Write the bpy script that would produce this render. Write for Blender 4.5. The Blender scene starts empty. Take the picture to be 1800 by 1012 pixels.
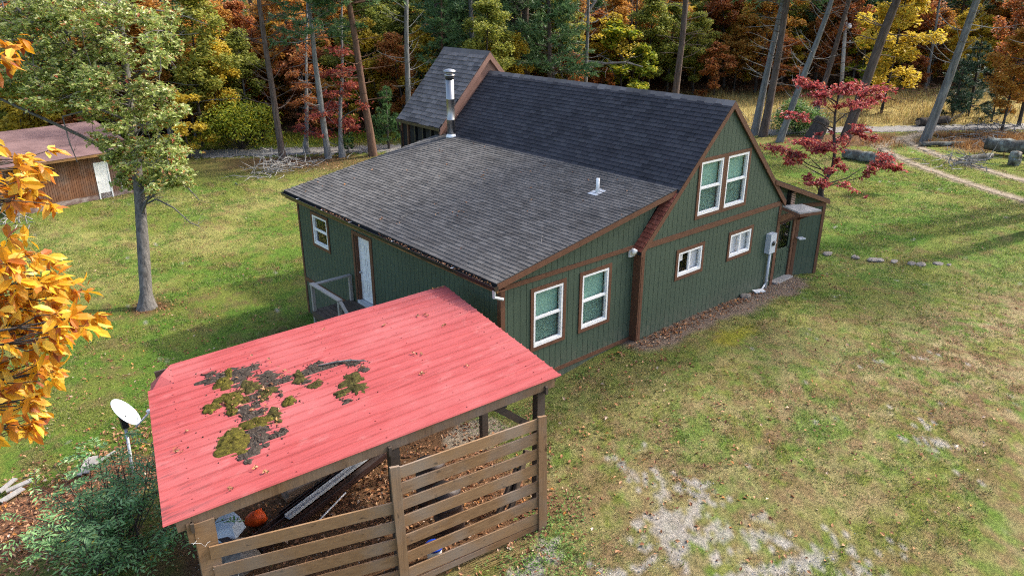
import bpy, math, random
import numpy as np
from mathutils import Vector, Matrix

# ------------------------------------------------------------------ camera, sky, sun, exposure
scene = bpy.context.scene
YAW, PITCH, FPX = math.radians(49.4206), math.radians(21.8904), 1313.0
CAM = np.array([-15.145, -12.265, 9.213])
cd = bpy.data.cameras.new('camera'); cam = bpy.data.objects.new('camera', cd)
scene.collection.objects.link(cam); scene.camera = cam
cam.location = CAM; cam.rotation_euler = (math.pi/2 - PITCH, 0, YAW - math.pi/2)
cd.sensor_width = 36; cd.lens = 36*FPX/1800; cd.clip_start = .1; cd.clip_end = 2000

SUN_AZ, SUN_EL = math.radians(-14), math.radians(42)
w = bpy.data.worlds.new('World'); scene.world = w; w.use_nodes = True
nt = w.node_tree; bg = nt.nodes['Background']
sky = nt.nodes.new('ShaderNodeTexSky'); sky.sky_type = 'NISHITA'; sky.sun_disc = False
sky.sun_elevation = SUN_EL; sky.sun_rotation = math.pi/2 - SUN_AZ; sky.dust_density = 4.0; sky.air_density = 1.0
nt.links.new(sky.outputs[0], bg.inputs[0]); bg.inputs[1].default_value = .15
sl = bpy.data.lights.new('sun', 'SUN'); sun = bpy.data.objects.new('sun', sl); scene.collection.objects.link(sun)
sl.energy = 2.0; sl.angle = math.radians(2.5); sl.color = (1, .94, .84)
sd = Vector((math.cos(SUN_EL)*math.cos(SUN_AZ), math.cos(SUN_EL)*math.sin(SUN_AZ), math.sin(SUN_EL)))
sun.rotation_euler = sd.to_track_quat('Z', 'Y').to_euler(); sun.location = (40, -10, 40)
vs = scene.view_settings
vs.view_transform = 'Standard'; vs.look = 'None'; vs.gamma = 1; vs.use_curve_mapping = False; vs.exposure = 1.55
scene.cycles.max_bounces = 5; scene.cycles.sample_clamp_indirect = 4; scene.cycles.filter_width = 1.1; scene.cycles.transparent_max_bounces = 12
scene.cycles.use_denoising = False

# ------------------------------------------------------------------ helpers
COL = scene.collection
RNG = np.random.default_rng(7)
random.seed(7)
FWD = np.array([math.cos(YAW)*math.cos(PITCH), math.sin(YAW)*math.cos(PITCH), -math.sin(PITCH)])
RGT = np.array([math.sin(YAW), -math.cos(YAW), 0.]); DWN = np.cross(FWD, RGT)
def ray(px, py): return FWD + RGT*(px-900)/FPX + DWN*(py-506)/FPX
def onz(px, py, z):
    d = ray(px, py); return CAM + d*((z-CAM[2])/d[2])
def dep(px, py, depth): return CAM + ray(px, py)*depth
def depth_of(p): return float((np.asarray(p)-CAM) @ FWD)

CP = np.array([(0,-.3,-.05),(3.3,-.3,-.09),(7,-.3,-.16),(9.2,-.6,-.17),(-2.7,-.1,-.36),(-4.9,-.1,-.5),(-7,-3.3,-.5),(-5,5,-1.0),
(-4.9,10.9,-1.5),(-9,13,-1.6),(-12,3,-1.0),(-14,-2,-.9),(-9,-.5,-.75),(-8,36,-2.2),(-14,25,-2.1),(-26,10,-1.6),(3,33,-1.9),(0,16,-1.6),
(7,20,-1.3),(9,12,-.8),(12,-3,-.2),(0,-8,-.15),(-8,-9,-.45),(10,-10,-.05),(20,0,-.25),(30,5,-.3),(25,20,-.8),(37,7,-.35),(47,14,-.4),
(32,30,-1.1),(16,42,-1.4),(40,-15,-.2),(-25,-15,-1.0),(-20,50,-2),(0,60,-1),(35,55,-.2),(60,35,.2),(70,10,.2),(70,-20,0)], float)
def _tps(d2): return np.where(d2 > 0, .5*d2*np.log(np.maximum(d2, 1e-12)), 0.)
def _fit():
    n = len(CP); P = CP[:, :2]; A = np.zeros((n+3, n+3))
    A[:n, :n] = _tps(((P[:, None]-P[None])**2).sum(-1)) + np.eye(n)*8.0
    A[:n, n] = 1; A[:n, n+1:] = P; A[n, :n] = 1; A[n+1:, :n] = P.T
    b = np.zeros(n+3); b[:n] = CP[:, 2]; return np.linalg.solve(A, b)
TW = _fit()
def H(x, y):
    x = np.asarray(x, float); y = np.asarray(y, float); sh = x.shape
    X = np.clip(x.ravel(), -40, 75); Y = np.clip(y.ravel(), -25, 65)
    out = np.full(X.shape, TW[-3]) + TW[-2]*X + TW[-1]*Y
    for (a, b, _), ww in zip(CP, TW): out += ww*_tps((X-a)**2 + (Y-b)**2)
    d = (x.ravel()+15.1)*math.cos(.86) + (y.ravel()+12.3)*math.sin(.86)
    t = np.clip((d-72)/90, 0, None); out = out + 14*t*t/(t+.35)
    return out.reshape(sh)
def Hs(x, y): return float(H(np.array([x]), np.array([y]))[0])
def at(px, py):
    z = -.8
    for _ in range(30):
        p = onz(px, py, z); z = .5*z + .5*Hs(p[0], p[1])
    p = onz(px, py, z); return np.array([p[0], p[1], Hs(p[0], p[1])])

def _hash(ix, iy, s):
    h = (ix.astype(np.int64)*374761393 + iy.astype(np.int64)*668265263 + s*1274126177) & 0xffffffff
    h = ((h ^ (h >> 13))*1274126177) & 0xffffffff
    return ((h ^ (h >> 16)) & 0xffff)/65535.
def vnoise(x, y, s=0):
    ix = np.floor(x); iy = np.floor(y); fx = x-ix; fy = y-iy
    fx = fx*fx*(3-2*fx); fy = fy*fy*(3-2*fy); ix = ix.astype(np.int64); iy = iy.astype(np.int64)
    a = _hash(ix, iy, s); b = _hash(ix+1, iy, s); c = _hash(ix, iy+1, s); d = _hash(ix+1, iy+1, s)
    return (a*(1-fx)+b*fx)*(1-fy) + (c*(1-fx)+d*fx)*fy
def fbm(x, y, s=0, o=4):
    t = 0; a = .5; n = 0
    for k in range(o):
        t = t + a*vnoise(x*2**k, y*2**k, s+k*17); n += a; a *= .55
    return t/n
def sst(a, b, x):
    t = np.clip((x-a)/(b-a), 0, 1); return t*t*(3-2*t)

# ---- mesh building
class MB:
    def __init__(s): s.v = []; s.f = []
    def add(s, vs, fs):
        o = len(s.v); s.v += [tuple(map(float, q)) for q in vs]; s.f += [tuple(i+o for i in f) for f in fs]; return s
    def box(s, a, b):
        x0, y0, z0 = a; x1, y1, z1 = b
        return s.hexa([(x0,y0,z0),(x1,y0,z0),(x1,y1,z0),(x0,y1,z0),(x0,y0,z1),(x1,y0,z1),(x1,y1,z1),(x0,y1,z1)])
    def hexa(s, p): return s.add(p, [(0,3,2,1),(4,5,6,7),(0,1,5,4),(1,2,6,5),(2,3,7,6),(3,0,4,7)])
    def fbox(s, F, u0, u1, n0, n1, z0, z1):
        return s.hexa([F(u0,n0,z0),F(u1,n0,z0),F(u1,n1,z0),F(u0,n1,z0),F(u0,n0,z1),F(u1,n0,z1),F(u1,n1,z1),F(u0,n1,z1)])
    def prism(s, pts, off):
        n = len(pts); off = np.asarray(off, float); q = [np.asarray(p, float) for p in pts]
        return s.add(q + [p+off for p in q], [tuple(range(n))[::-1], tuple(range(n, 2*n))] + [(i, (i+1) % n, n+(i+1) % n, n+i) for i in range(n)])
    def bar(s, a, b, wd, ht, up=(0, 0, 1)):
        a = np.asarray(a, float); b = np.asarray(b, float); d = b-a; d = d/np.linalg.norm(d)
        r = np.cross(d, up); r = r/np.linalg.norm(r)*wd/2; q = np.cross(r, d); q = q/np.linalg.norm(q)*ht/2
        return s.hexa([a-r-q, a+r-q, b+r-q, b-r-q, a-r+q, a+r+q, b+r+q, b-r+q])
    def tube(s, pts, rad, n=8, caps=True, wob=0):
        pts = [np.asarray(p, float) for p in pts]
        if not hasattr(rad, '__len__'): rad = [rad]*len(pts)
        o = len(s.v); ref = None
        for i, p in enumerate(pts):
            d = pts[min(i+1, len(pts)-1)] - pts[max(i-1, 0)]; d = d/(np.linalg.norm(d)+1e-9)
            if ref is None: ref = np.array([1., 0, 0]) if abs(d[0]) < .8 else np.array([0, 1., 0])
            e = ref - d*(ref@d); e = e/(np.linalg.norm(e)+1e-9); g = np.cross(d, e); ref = e
            for k in range(n):
                t = 2*math.pi*k/n; r = rad[i]*(1+wob*math.sin(3.1*k+i*1.7))
                s.v.append(tuple(p + e*math.cos(t)*r + g*math.sin(t)*r))
        for i in range(len(pts)-1):
            for k in range(n):
                a = o+i*n+k; b = o+i*n+(k+1) % n; s.f.append((a, b, b+n, a+n))
        if caps: s.f.append(tuple(o+k for k in range(n))[::-1]); s.f.append(tuple(o+(len(pts)-1)*n+k for k in range(n)))
        return s
    def lathe(s, c, prof, n=20, axis=None):
        # prof: list of (r, h) along axis
        ax = np.array([0, 0, 1.]) if axis is None else np.asarray(axis, float)/np.linalg.norm(axis)
        return s.tube([np.asarray(c, float)+ax*h for r, h in prof], [max(r, 1e-4) for r, h in prof], n)
    def mesh(s, name, m, smooth=False):
        me = bpy.data.meshes.new(name); me.from_pydata(s.v, [], s.f); me.update()
        if m is not None: me.materials.append(m)
        if smooth: me.polygons.foreach_set('use_smooth', [True]*len(me.polygons))
        return me
    def build(s, name, m, parent=None, smooth=False):
        return link(name, s.mesh(name, m, smooth), parent)
def link(name, me, parent=None, local=False):
    o = bpy.data.objects.new(name, me); COL.objects.link(o)
    if parent is not None:
        o.parent = parent
        if not local and parent.type == 'EMPTY': o.matrix_parent_inverse = Matrix.Translation(parent.location).inverted()
    return o
def frame(o, u, n):
    o = np.asarray(o, float); u = np.asarray(u, float); n = np.asarray(n, float)
    return lambda a, b, c: o + u*a + n*b + np.array([0, 0, 1.])*c
def empty(name, loc, label, cat, group=None):
    o = bpy.data.objects.new(name, None); COL.objects.link(o); o.location = tuple(map(float, loc)); o.empty_display_size = .2
    return tag(o, label, cat, group)
def tag(o, label=None, cat=None, group=None, kind=None):
    if label: o['label'] = label
    if cat: o['category'] = cat
    if group: o['group'] = group
    if kind: o['kind'] = kind
    return o
def mesh_np(name, V, F, m, smooth=False, col=None):
    V = np.ascontiguousarray(V, np.float32); F = np.ascontiguousarray(F, np.int32); k = F.shape[1]
    me = bpy.data.meshes.new(name); me.vertices.add(len(V)); me.vertices.foreach_set('co', V.ravel())
    me.loops.add(F.size); me.loops.foreach_set('vertex_index', F.ravel())
    me.polygons.add(len(F)); me.polygons.foreach_set('loop_start', np.arange(0, F.size, k, dtype=np.int32))
    try: me.polygons.foreach_set('loop_total', np.full(len(F), k, np.int32))
    except Exception: pass
    me.polygons.foreach_set('use_smooth', np.full(len(F), bool(smooth)))
    if col is not None:
        at_ = me.color_attributes.new('Col', 'FLOAT_COLOR', 'POINT')
        at_.data.foreach_set('color', np.ascontiguousarray(np.c_[col, np.ones(len(col))], np.float32).ravel())
    me.update(calc_edges=True); me.materials.append(m); return me
def copy_tree(o, loc, rz, sc, label, group=None):
    c = o.copy(); COL.objects.link(c); c.location = tuple(map(float, loc)); c.rotation_euler = (0, 0, rz); c.scale = (sc, sc, sc)
    c['label'] = label
    if group: c['group'] = group
    for ch in o.children:
        k = ch.copy(); COL.objects.link(k); k.parent = c
    return c

# ------------------------------------------------------------------ materials
class NT:
    def __init__(s, name):
        s.m = bpy.data.materials.new(name); s.m.use_nodes = True; s.t = s.m.node_tree
        s.b = s.t.nodes['Principled BSDF']; s.out = s.t.nodes['Material Output']
    def n(s, ty, **kw):
        q = s.t.nodes.new(ty)
        for k, v in kw.items(): setattr(q, k, v)
        return q
    def l(s, a, b): s.t.links.new(a, b)
    def pos(s, scale=(1, 1, 1), rz=0):
        g = s.n('ShaderNodeNewGeometry'); mp = s.n('ShaderNodeMapping'); mp.inputs['Scale'].default_value = scale
        mp.inputs['Rotation'].default_value = (0, 0, rz); s.l(g.outputs['Position'], mp.inputs[0]); return mp.outputs[0]
    def obj(s, scale=(1, 1, 1)):
        g = s.n('ShaderNodeTexCoord'); mp = s.n('ShaderNodeMapping'); mp.inputs['Scale'].default_value = scale
        s.l(g.outputs['Object'], mp.inputs[0]); return mp.outputs[0]
    def noise(s, vec, sc, det=4, rough=.6, dist=0):
        q = s.n('ShaderNodeTexNoise'); q.inputs['Scale'].default_value = sc; q.inputs['Detail'].default_value = det
        q.inputs['Roughness'].default_value = rough; q.inputs['Distortion'].default_value = dist; s.l(vec, q.inputs['Vector']); return q.outputs['Fac']
    def ramp(s, fac, stops, interp='LINEAR'):
        q = s.n('ShaderNodeValToRGB'); q.color_ramp.interpolation = interp; e = q.color_ramp.elements
        while len(e) < len(stops): e.new(.5)
        for k, (p, c) in enumerate(stops):
            e[k].position = p; e[k].color = (*c, 1) if len(c) == 3 else c
        s.l(fac, q.inputs[0]); return q.outputs[0]
    def mix(s, fac, a, b, mode='MIX'):
        q = s.n('ShaderNodeMix', data_type='RGBA', blend_type=mode)
        for i, v in ((0, fac), (6, a), (7, b)):
            if isinstance(v, (int, float)): q.inputs[i].default_value = v
            elif isinstance(v, tuple): q.inputs[i].default_value = (*v, 1)
            else: s.l(v, q.inputs[i])
        return q.outputs[2]
    def math(s, op, a, b=0.):
        q = s.n('ShaderNodeMath', operation=op)
        for i, v in ((0, a), (1, b)):
            if isinstance(v, (int, float)): q.inputs[i].default_value = v
            else: s.l(v, q.inputs[i])
        return q.outputs[0]
    def bump(s, h, st=.4, dist=.01):
        q = s.n('ShaderNodeBump'); q.inputs['Strength'].default_value = st; q.inputs['Distance'].default_value = dist
        s.l(h, q.inputs['Height']); s.l(q.outputs[0], s.b.inputs['Normal']); return q
    def fin(s, col, rough=.8, spec=.3, metal=0.):
        if isinstance(col, tuple): s.b.inputs['Base Color'].default_value = (*col, 1)
        else: s.l(col, s.b.inputs['Base Color'])
        if isinstance(rough, (int, float)): s.b.inputs['Roughness'].default_value = rough
        else: s.l(rough, s.b.inputs['Roughness'])
        s.b.inputs['Specular IOR Level'].default_value = spec; s.b.inputs['Metallic'].default_value = metal
        return s.m
def pmat(name, c1, c2, sc=4, stretch=(1, 1, 1), rough=.8, bump=.3, bd=.01, det=5, spec=.3, metal=0., local=False, rz=0, lo=.3, hi=.7):
    k = NT(name); v = k.obj(stretch) if local else k.pos(stretch, rz)
    n = k.noise(v, sc, det); 
    if bump: k.bump(k.noise(v, sc*3, det), bump, bd)
    return k.fin(k.ramp(n, [(lo, c1), (hi, c2)]), rough, spec, metal)
def rnd(k):
    a = k.n('ShaderNodeNewGeometry').outputs['Random Per Island']; b = k.n('ShaderNodeObjectInfo').outputs['Random']
    return k.math('FRACT', k.math('ADD', k.math('MULTIPLY', a, 3.37), k.math('MULTIPLY', b, 7.91)))
def leafmat(name, stops, trans=.35, rough=.55, obshift=.0, spec=.3):
    k = NT(name)
    a = k.n('ShaderNodeNewGeometry').outputs['Random Per Island']
    if obshift:
        b = k.n('ShaderNodeObjectInfo').outputs['Random']
        a = k.math('ADD', k.math('MULTIPLY', a, 1-obshift), k.math('MULTIPLY', b, obshift))
    c = k.ramp(a, stops); k.fin(c, rough, spec)
    tr = k.n('ShaderNodeBsdfTranslucent'); k.l(c, tr.inputs['Color'])
    mx = k.n('ShaderNodeMixShader'); mx.inputs[0].default_value = trans
    k.l(k.b.outputs[0], mx.inputs[1]); k.l(tr.outputs[0], mx.inputs[2]); k.l(mx.outputs[0], k.out.inputs['Surface'])
    return k.m
def shinglemat(name, a, b, c, streak=None):
    k = NT(name); r = rnd(k); base = k.ramp(r, [(0, a), (.55, b), (1, c)])
    n = k.noise(k.pos(), 1.1, 5, .65); base = k.mix(k.ramp(n, [(.35, (0, 0, 0)), (.7, (.55, .55, .55))]), base, tuple(min(1, q*1.7) for q in b))
    g = k.noise(k.pos(), 160, 2, .7); base = k.mix(.5, base, k.ramp(g, [(.25, (.25, .25, .25)), (.75, (1.0, 1.0, 1.0))]), 'MULTIPLY')
    k.bump(g, .5, .004); return k.fin(base, .95, .15)
def barkmat(name, c1, c2, c3=None):
    k = NT(name); v = k.obj((1, 1, .16)); n = k.noise(v, 9, 5, .65, .4); col = k.ramp(n, [(.3, c1), (.68, c2)])
    if c3: col = k.mix(k.ramp(k.noise(k.obj(), 1.3, 4), [(.52, (0, 0, 0)), (.62, (.8, .8, .8))]), col, c3)
    k.bump(n, .9, .05); return k.fin(col, .95, .1)

M = {}
M['green'] = None
def siding_mat(name, c1, c2):
    k = NT(name); v = k.pos((14, 14, 1.0)); n = k.noise(v, 3, 5, .6); base = k.ramp(n, [(.3, c1), (.72, c2)])
    big = k.noise(k.pos(), .55, 3); base = k.mix(k.math('MULTIPLY', k.ramp(big, [(.4, (0, 0, 0)), (.75, (1, 1, 1))]), .35), base, tuple(q*1.35 for q in c2))
    sx = k.n('ShaderNodeSeparateXYZ'); k.l(k.pos(), sx.inputs[0]); mr = k.n('ShaderNodeMapRange'); mr.inputs[1].default_value = .55; mr.inputs[2].default_value = -.2; k.l(sx.outputs[2], mr.inputs[0])
    sp = k.ramp(k.noise(k.pos((3, 3, 1.5)), 2.2, 5, .7), [(.40, (0, 0, 0)), (.65, (1, 1, 1))]); base = k.mix(k.math('MULTIPLY', k.math('MULTIPLY', mr.outputs[0], sp), .45), base, (.17, .15, .115))
    k.bump(n, .35, .004); return k.fin(base, .62, .35)
M['green'] = siding_mat('green_siding_paint', (.040, .062, .043), (.056, .083, .056))
M['trim'] = pmat('brown_trim_paint', (.095, .042, .024), (.135, .062, .036), 6, (1, 1, 1), .6, .15)
M['wingtrim'] = pmat('tan_brown_trim_paint', (.22, .115, .085), (.27, .15, .115), 3, (1, 1, 1), .6, .1)
M['oldwood_trim'] = pmat('weathered_fascia_wood', (.06, .035, .018), (.30, .16, .055), 1.1, (1, 1, 4), .8, .2)
M['white'] = pmat('white_vinyl', (.74, .74, .73), (.82, .82, .81), 2, (1, 1, 1), .4, 0)
M['white_door'] = pmat('white_door_paint', (.62, .63, .64), (.72, .72, .72), 3, (1, 1, 1), .45, 0)
M['green_door'] = pmat('dark_green_door_paint', (.045, .07, .05), (.055, .082, .06), 3, (1, 1, 1), .45, 0)
def glassmat(name, tint=.97, amount=.03):
    k = NT(name); tr = k.n('ShaderNodeBsdfTransparent'); tr.inputs[0].default_value = (tint, tint, tint, 1)
    gl = k.n('ShaderNodeBsdfGlossy'); gl.inputs['Roughness'].default_value = .03
    lw = k.n('ShaderNodeFresnel'); lw.inputs['IOR'].default_value = 1.45; bf = k.n('ShaderNodeNewGeometry').outputs['Backfacing']
    mx = k.n('ShaderNodeMixShader'); k.l(k.math('MULTIPLY', lw.outputs[0], k.math('SUBTRACT', 1.0, bf)), mx.inputs[0])
    k.l(tr.outputs[0], mx.inputs[1]); k.l(gl.outputs[0], mx.inputs[2]); k.l(mx.outputs[0], k.out.inputs['Surface']); return k.m
M['glass'] = glassmat('window_glass')
def blindmat(name, c):
    k = NT(name); v = k.pos((1, 1, 1)); wv = k.n('ShaderNodeTexWave', wave_type='BANDS', bands_direction='Z'); wv.inputs['Scale'].default_value = 11; wv.inputs['Distortion'].default_value = .6
    k.l(v, wv.inputs['Vector']); col = k.mix(k.math('MULTIPLY', wv.outputs['Fac'], .35), c, tuple(q*.6 for q in c)); return k.fin(col, .8, .2)
M['blind'] = blindmat('sage_window_blind', (.20, .38, .31))
M['curtain'] = blindmat('white_window_curtain', (.6, .62, .66))
M['screen'] = None
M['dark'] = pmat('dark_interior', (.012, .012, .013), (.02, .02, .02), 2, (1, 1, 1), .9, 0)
def screenmat():
    k = NT('fibreglass_insect_screen'); tr = k.n('ShaderNodeBsdfTransparent'); k.fin((.03, .032, .032), .9, .1); mx = k.n('ShaderNodeMixShader'); mx.inputs[0].default_value = .16
    k.l(tr.outputs[0], mx.inputs[1]); k.l(k.b.outputs[0], mx.inputs[2]); k.l(mx.outputs[0], k.out.inputs['Surface']); return k.m
M['screen'] = screenmat()
M['sh_low'] = shinglemat('weathered_grey_shingle', (.066, .063, .061), (.094, .090, .087), (.14, .134, .128))
M['sh_main'] = shinglemat('charcoal_blue_shingle', (.032, .032, .038), (.042, .042, .05), (.06, .06, .068))
M['sh_wing'] = shinglemat('grey_brown_laminate_shingle', (.085, .078, .078), (.14, .128, .125), (.21, .19, .185))
M['sh_red'] = shinglemat('red_brown_shingle', (.17, .05, .035), (.24, .075, .05), (.3, .11, .08))
M['underlay'] = pmat('black_roof_felt', (.012, .012, .013), (.02, .02, .022), 4, (1, 1, 1), .95, 0)
M['gutter'] = pmat('dark_brown_gutter', (.018, .014, .013), (.035, .026, .022), 3, (1, 1, 1), .35, 0, spec=.5)
M['steel'] = pmat('stainless_flue_steel', (.26, .26, .265), (.40, .39, .375), 1.2, (1, 1, .4), .42, 0, metal=1.)
M['galv'] = pmat('galvanised_steel', (.42, .44, .46), (.50, .52, .54), 2, (1, 1, 1), .5, 0, metal=.2)
M['plastic_white'] = pmat('white_pvc', (.72, .72, .71), (.8, .8, .79), 2, (1, 1, 1), .4, 0)
M['plastic_grey'] = pmat('grey_meter_metal', (.42, .46, .5), (.5, .53, .57), 2, (1, 1, 1), .4, 0)
M['concrete'] = pmat('concrete', (.22, .21, .2), (.36, .34, .32), 5, (1, 1, 1), .9, .3)
M['black'] = pmat('black_plastic', (.012, .012, .012), (.025, .025, .025), 4, (1, 1, 1), .5, 0)
def woodmat(name, c1, c2, c3, ax=0, rz=0):
    k = NT(name); st = [14, 14, 14]; st[ax] = .9; v = k.pos(tuple(st), rz)
    n = k.noise(v, 1.6, 6, .65, .6); n2 = k.noise(k.pos(), 1.7, 4)
    col = k.ramp(n, [(.25, c1), (.5, c2), (.78, c3)]); col = k.mix(k.math('MULTIPLY', n2, .55), col, tuple(q*.55 for q in c2))
    ob = k.n('ShaderNodeObjectInfo').outputs['Random']; col = k.mix(k.math('MULTIPLY', ob, .45), col, c3); kn = k.noise(k.pos((3, 3, 6) if ax != 2 else (6, 6, 2), rz), 1.6, 2, .5); col = k.mix(k.ramp(kn, [(.68, (0, 0, 0)), (.74, (.75, .75, .75))]), col, tuple(q*.35 for q in c1)); gr = k.noise(k.pos(), .8, 4, .6); g_ = sum(c3)/3; col = k.mix(k.ramp(gr, [(.45, (0, 0, 0)), (.7, (.55, .55, .55))]), col, (g_*1.05, g_*.98, g_*.9))
    k.bump(n, .5, .006); return k.fin(col, .85, .2)
M['slat'] = woodmat('weathered_pine_slat', (.10, .054, .027), (.215, .12, .058), (.31, .195, .105), 0, math.radians(8))
M['postwood'] = woodmat('rough_post_timber', (.10, .055, .03), (.20, .115, .06), (.28, .18, .10), 2)
M['darkwood'] = woodmat('dark_stained_beam', (.035, .024, .018), (.07, .048, .034), (.11, .08, .058), 0, math.radians(8))
M['greywood'] = woodmat('silvered_deck_wood', (.14, .125, .11), (.27, .25, .225), (.4, .37, .33), 1)
M['deckwood'] = woodmat('dark_damp_deck_boards', (.03, .022, .016), (.07, .05, .036), (.12, .09, .07), 1)
# red sheet roofing
def redmetal():
    k = NT('sunfaded_red_sheet_metal'); rz = math.radians(8); v = k.pos((.5, 9, 1), rz)
    n = k.noise(v, 1.2, 5, .6); col = k.ramp(n, [(.3, (.27, .044, .042)), (.7, (.385, .075, .072))])
    f = k.noise(k.pos(), .5, 4); col = k.mix(k.ramp(f, [(.42, (0, 0, 0)), (.72, (.6, .6, .6))]), col, (.42, .125, .12))
    # grime carried down to the low eave end
    sx = k.n('ShaderNodeSeparateXYZ'); k.l(k.pos(), sx.inputs[0])
    low = k.n('ShaderNodeMapRange'); low.inputs[1].default_value = -12.1; low.inputs[2].default_value = -13.4; k.l(sx.outputs[0], low.inputs[0])
    st = k.noise(k.pos((.7, 6, 1), rz), 1.6, 5, .7); g = k.math('MULTIPLY', low.outputs[0], k.ramp(st, [(.50, (0, 0, 0)), (.62, (1, 1, 1))]))
    col = k.mix(k.math('MULTIPLY', g, .85), col, (.06, .035, .035))
    sp = k.noise(k.pos(), 26, 3, .6); col = k.mix(k.ramp(sp, [(.68, (0, 0, 0)), (.76, (.7, .7, .7))]), col, (.16, .035, .03))
    st2 = k.noise(k.pos((.35, 16, 1), rz), 1.5, 4, .7); col = k.mix(k.ramp(st2, [(.52, (0, 0, 0)), (.72, (.5, .5, .5))]), col, (.21, .036, .034))
    st3 = k.noise(k.pos((1.2, 2.5, 1), rz), 1.3, 5, .7); col = k.mix(k.ramp(st3, [(.56, (0, 0, 0)), (.74, (.45, .45, .45))]), col, (.45, .175, .165))
    return k.fin(col, .62, .25)
M['red'] = redmetal()
M['bark_oak'] = barkmat('grey_oak_bark', (.06, .055, .05), (.2, .185, .17))
M['bark_pine'] = barkmat('pine_bark', (.05, .036, .03), (.15, .115, .098))
M['bark_grey'] = barkmat('pale_grey_bark', (.08, .077, .075), (.24, .235, .225))
M['bark_red'] = barkmat('red_brown_pine_bark', (.06, .035, .025), (.17, .10, .07))
M['bark_dark'] = barkmat('dark_bark', (.03, .025, .022), (.09, .075, .065))
M['dead_twig'] = barkmat('bleached_dead_wood', (.16, .15, .14), (.34, .325, .30))
M['log'] = barkmat('lichen_covered_log', (.06, .055, .048), (.15, .14, .12), (.30, .33, .30))
M['lf_oak'] = leafmat('oak_leaves', [(0, (.15, .21, .04)), (.4, (.29, .36, .08)), (.72, (.43, .48, .16)), (.86, (.56, .57, .28)), (.94, (.42, .22, .05)), (1, (.36, .06, .03))], .4, .4, spec=.5)
M['lf_gold'] = leafmat('golden_hickory_leaves', [(0, (.22, .05, .012)), (.12, (.45, .14, .012)), (.35, (.60, .27, .015)), (.7, (.72, .42, .022)), (.92, (.78, .54, .09)), (1, (.3, .09, .02))], .4, .45, spec=.4)
M['lf_orange'] = leafmat('orange_brown_leaves', [(0, (.26, .11, .03)), (.45, (.45, .22, .045)), (.8, (.58, .30, .05)), (1, (.34, .28, .06))], .45, .6, .3)
M['lf_rust'] = leafmat('rust_red_leaves', [(0, (.2, .06, .025)), (.4, (.36, .12, .04)), (.8, (.48, .2, .05)), (1, (.34, .22, .05))], .45, .6, .3)
M['lf_dark_red'] = leafmat('dark_red_leaves', [(0, (.14, .022, .02)), (.5, (.26, .05, .038)), (.85, (.38, .09, .055)), (1, (.42, .18, .05))], .45, .6)
M['lf_dogwood'] = leafmat('crimson_dogwood_leaves', [(0, (.18, .025, .03)), (.5, (.40, .07, .075)), (.85, (.56, .14, .12)), (1, (.5, .22, .10))], .45, .5)
M['lf_yellow'] = leafmat('yellow_leaves', [(0, (.3, .22, .03)), (.5, (.54, .40, .045)), (.85, (.68, .5, .06)), (1, (.3, .3, .05))], .5, .6, .3)
M['lf_olive'] = leafmat('olive_green_leaves', [(0, (.12, .16, .03)), (.5, (.26, .28, .05)), (.85, (.4, .38, .07)), (1, (.5, .32, .05))], .45, .6, .3)
M['lf_lime'] = leafmat('yellow_green_leaves', [(0, (.10, .16, .02)), (.5, (.24, .29, .025)), (.85, (.42, .42, .03)), (1, (.5, .38, .03))], .45, .6)
M['lf_pine'] = leafmat('pine_needles', [(0, (.055, .11, .04)), (.5, (.10, .19, .07)), (1, (.18, .26, .11))], .3, .5, .25)
M['lf_blue'] = leafmat('blue_green_needles', [(0, (.02, .045, .028)), (.5, (.04, .085, .05)), (1, (.075, .125, .075))], .25, .5)
M['lf_bright'] = leafmat('bright_green_needles', [(0, (.04, .09, .03)), (.5, (.08, .17, .05)), (1, (.14, .24, .08))], .3, .5)
M['lf_shrub'] = leafmat('blue_green_leaflets', [(0, (.08, .20, .055)), (.5, (.16, .32, .10)), (.9, (.28, .44, .18)), (.98, (.16, .21, .05)), (1, (.5, .38, .03))], .3, .4, spec=.5)
M['lf_rhodo'] = leafmat('glossy_evergreen_leaves', [(0, (.05, .11, .025)), (.5, (.10, .2, .04)), (1, (.2, .32, .07))], .35, .5, spec=.3)
M['litter'] = leafmat('fallen_leaves', [(0, (.13, .055, .03)), (.35, (.26, .11, .05)), (.65, (.38, .19, .09)), (.85, (.46, .29, .17)), (.94, (.5, .2, .04)), (1, (.55, .45, .36))], .15, .7)
M['straw'] = leafmat('tan_field_grass', [(0, (.22, .13, .04)), (.4, (.38, .27, .10)), (.75, (.5, .38, .16)), (1, (.24, .24, .06))], .35, .7)
M['russet'] = leafmat('russet_dry_grass', [(0, (.17, .075, .025)), (.5, (.30, .15, .055)), (1, (.42, .27, .12))], .3, .7)
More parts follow.
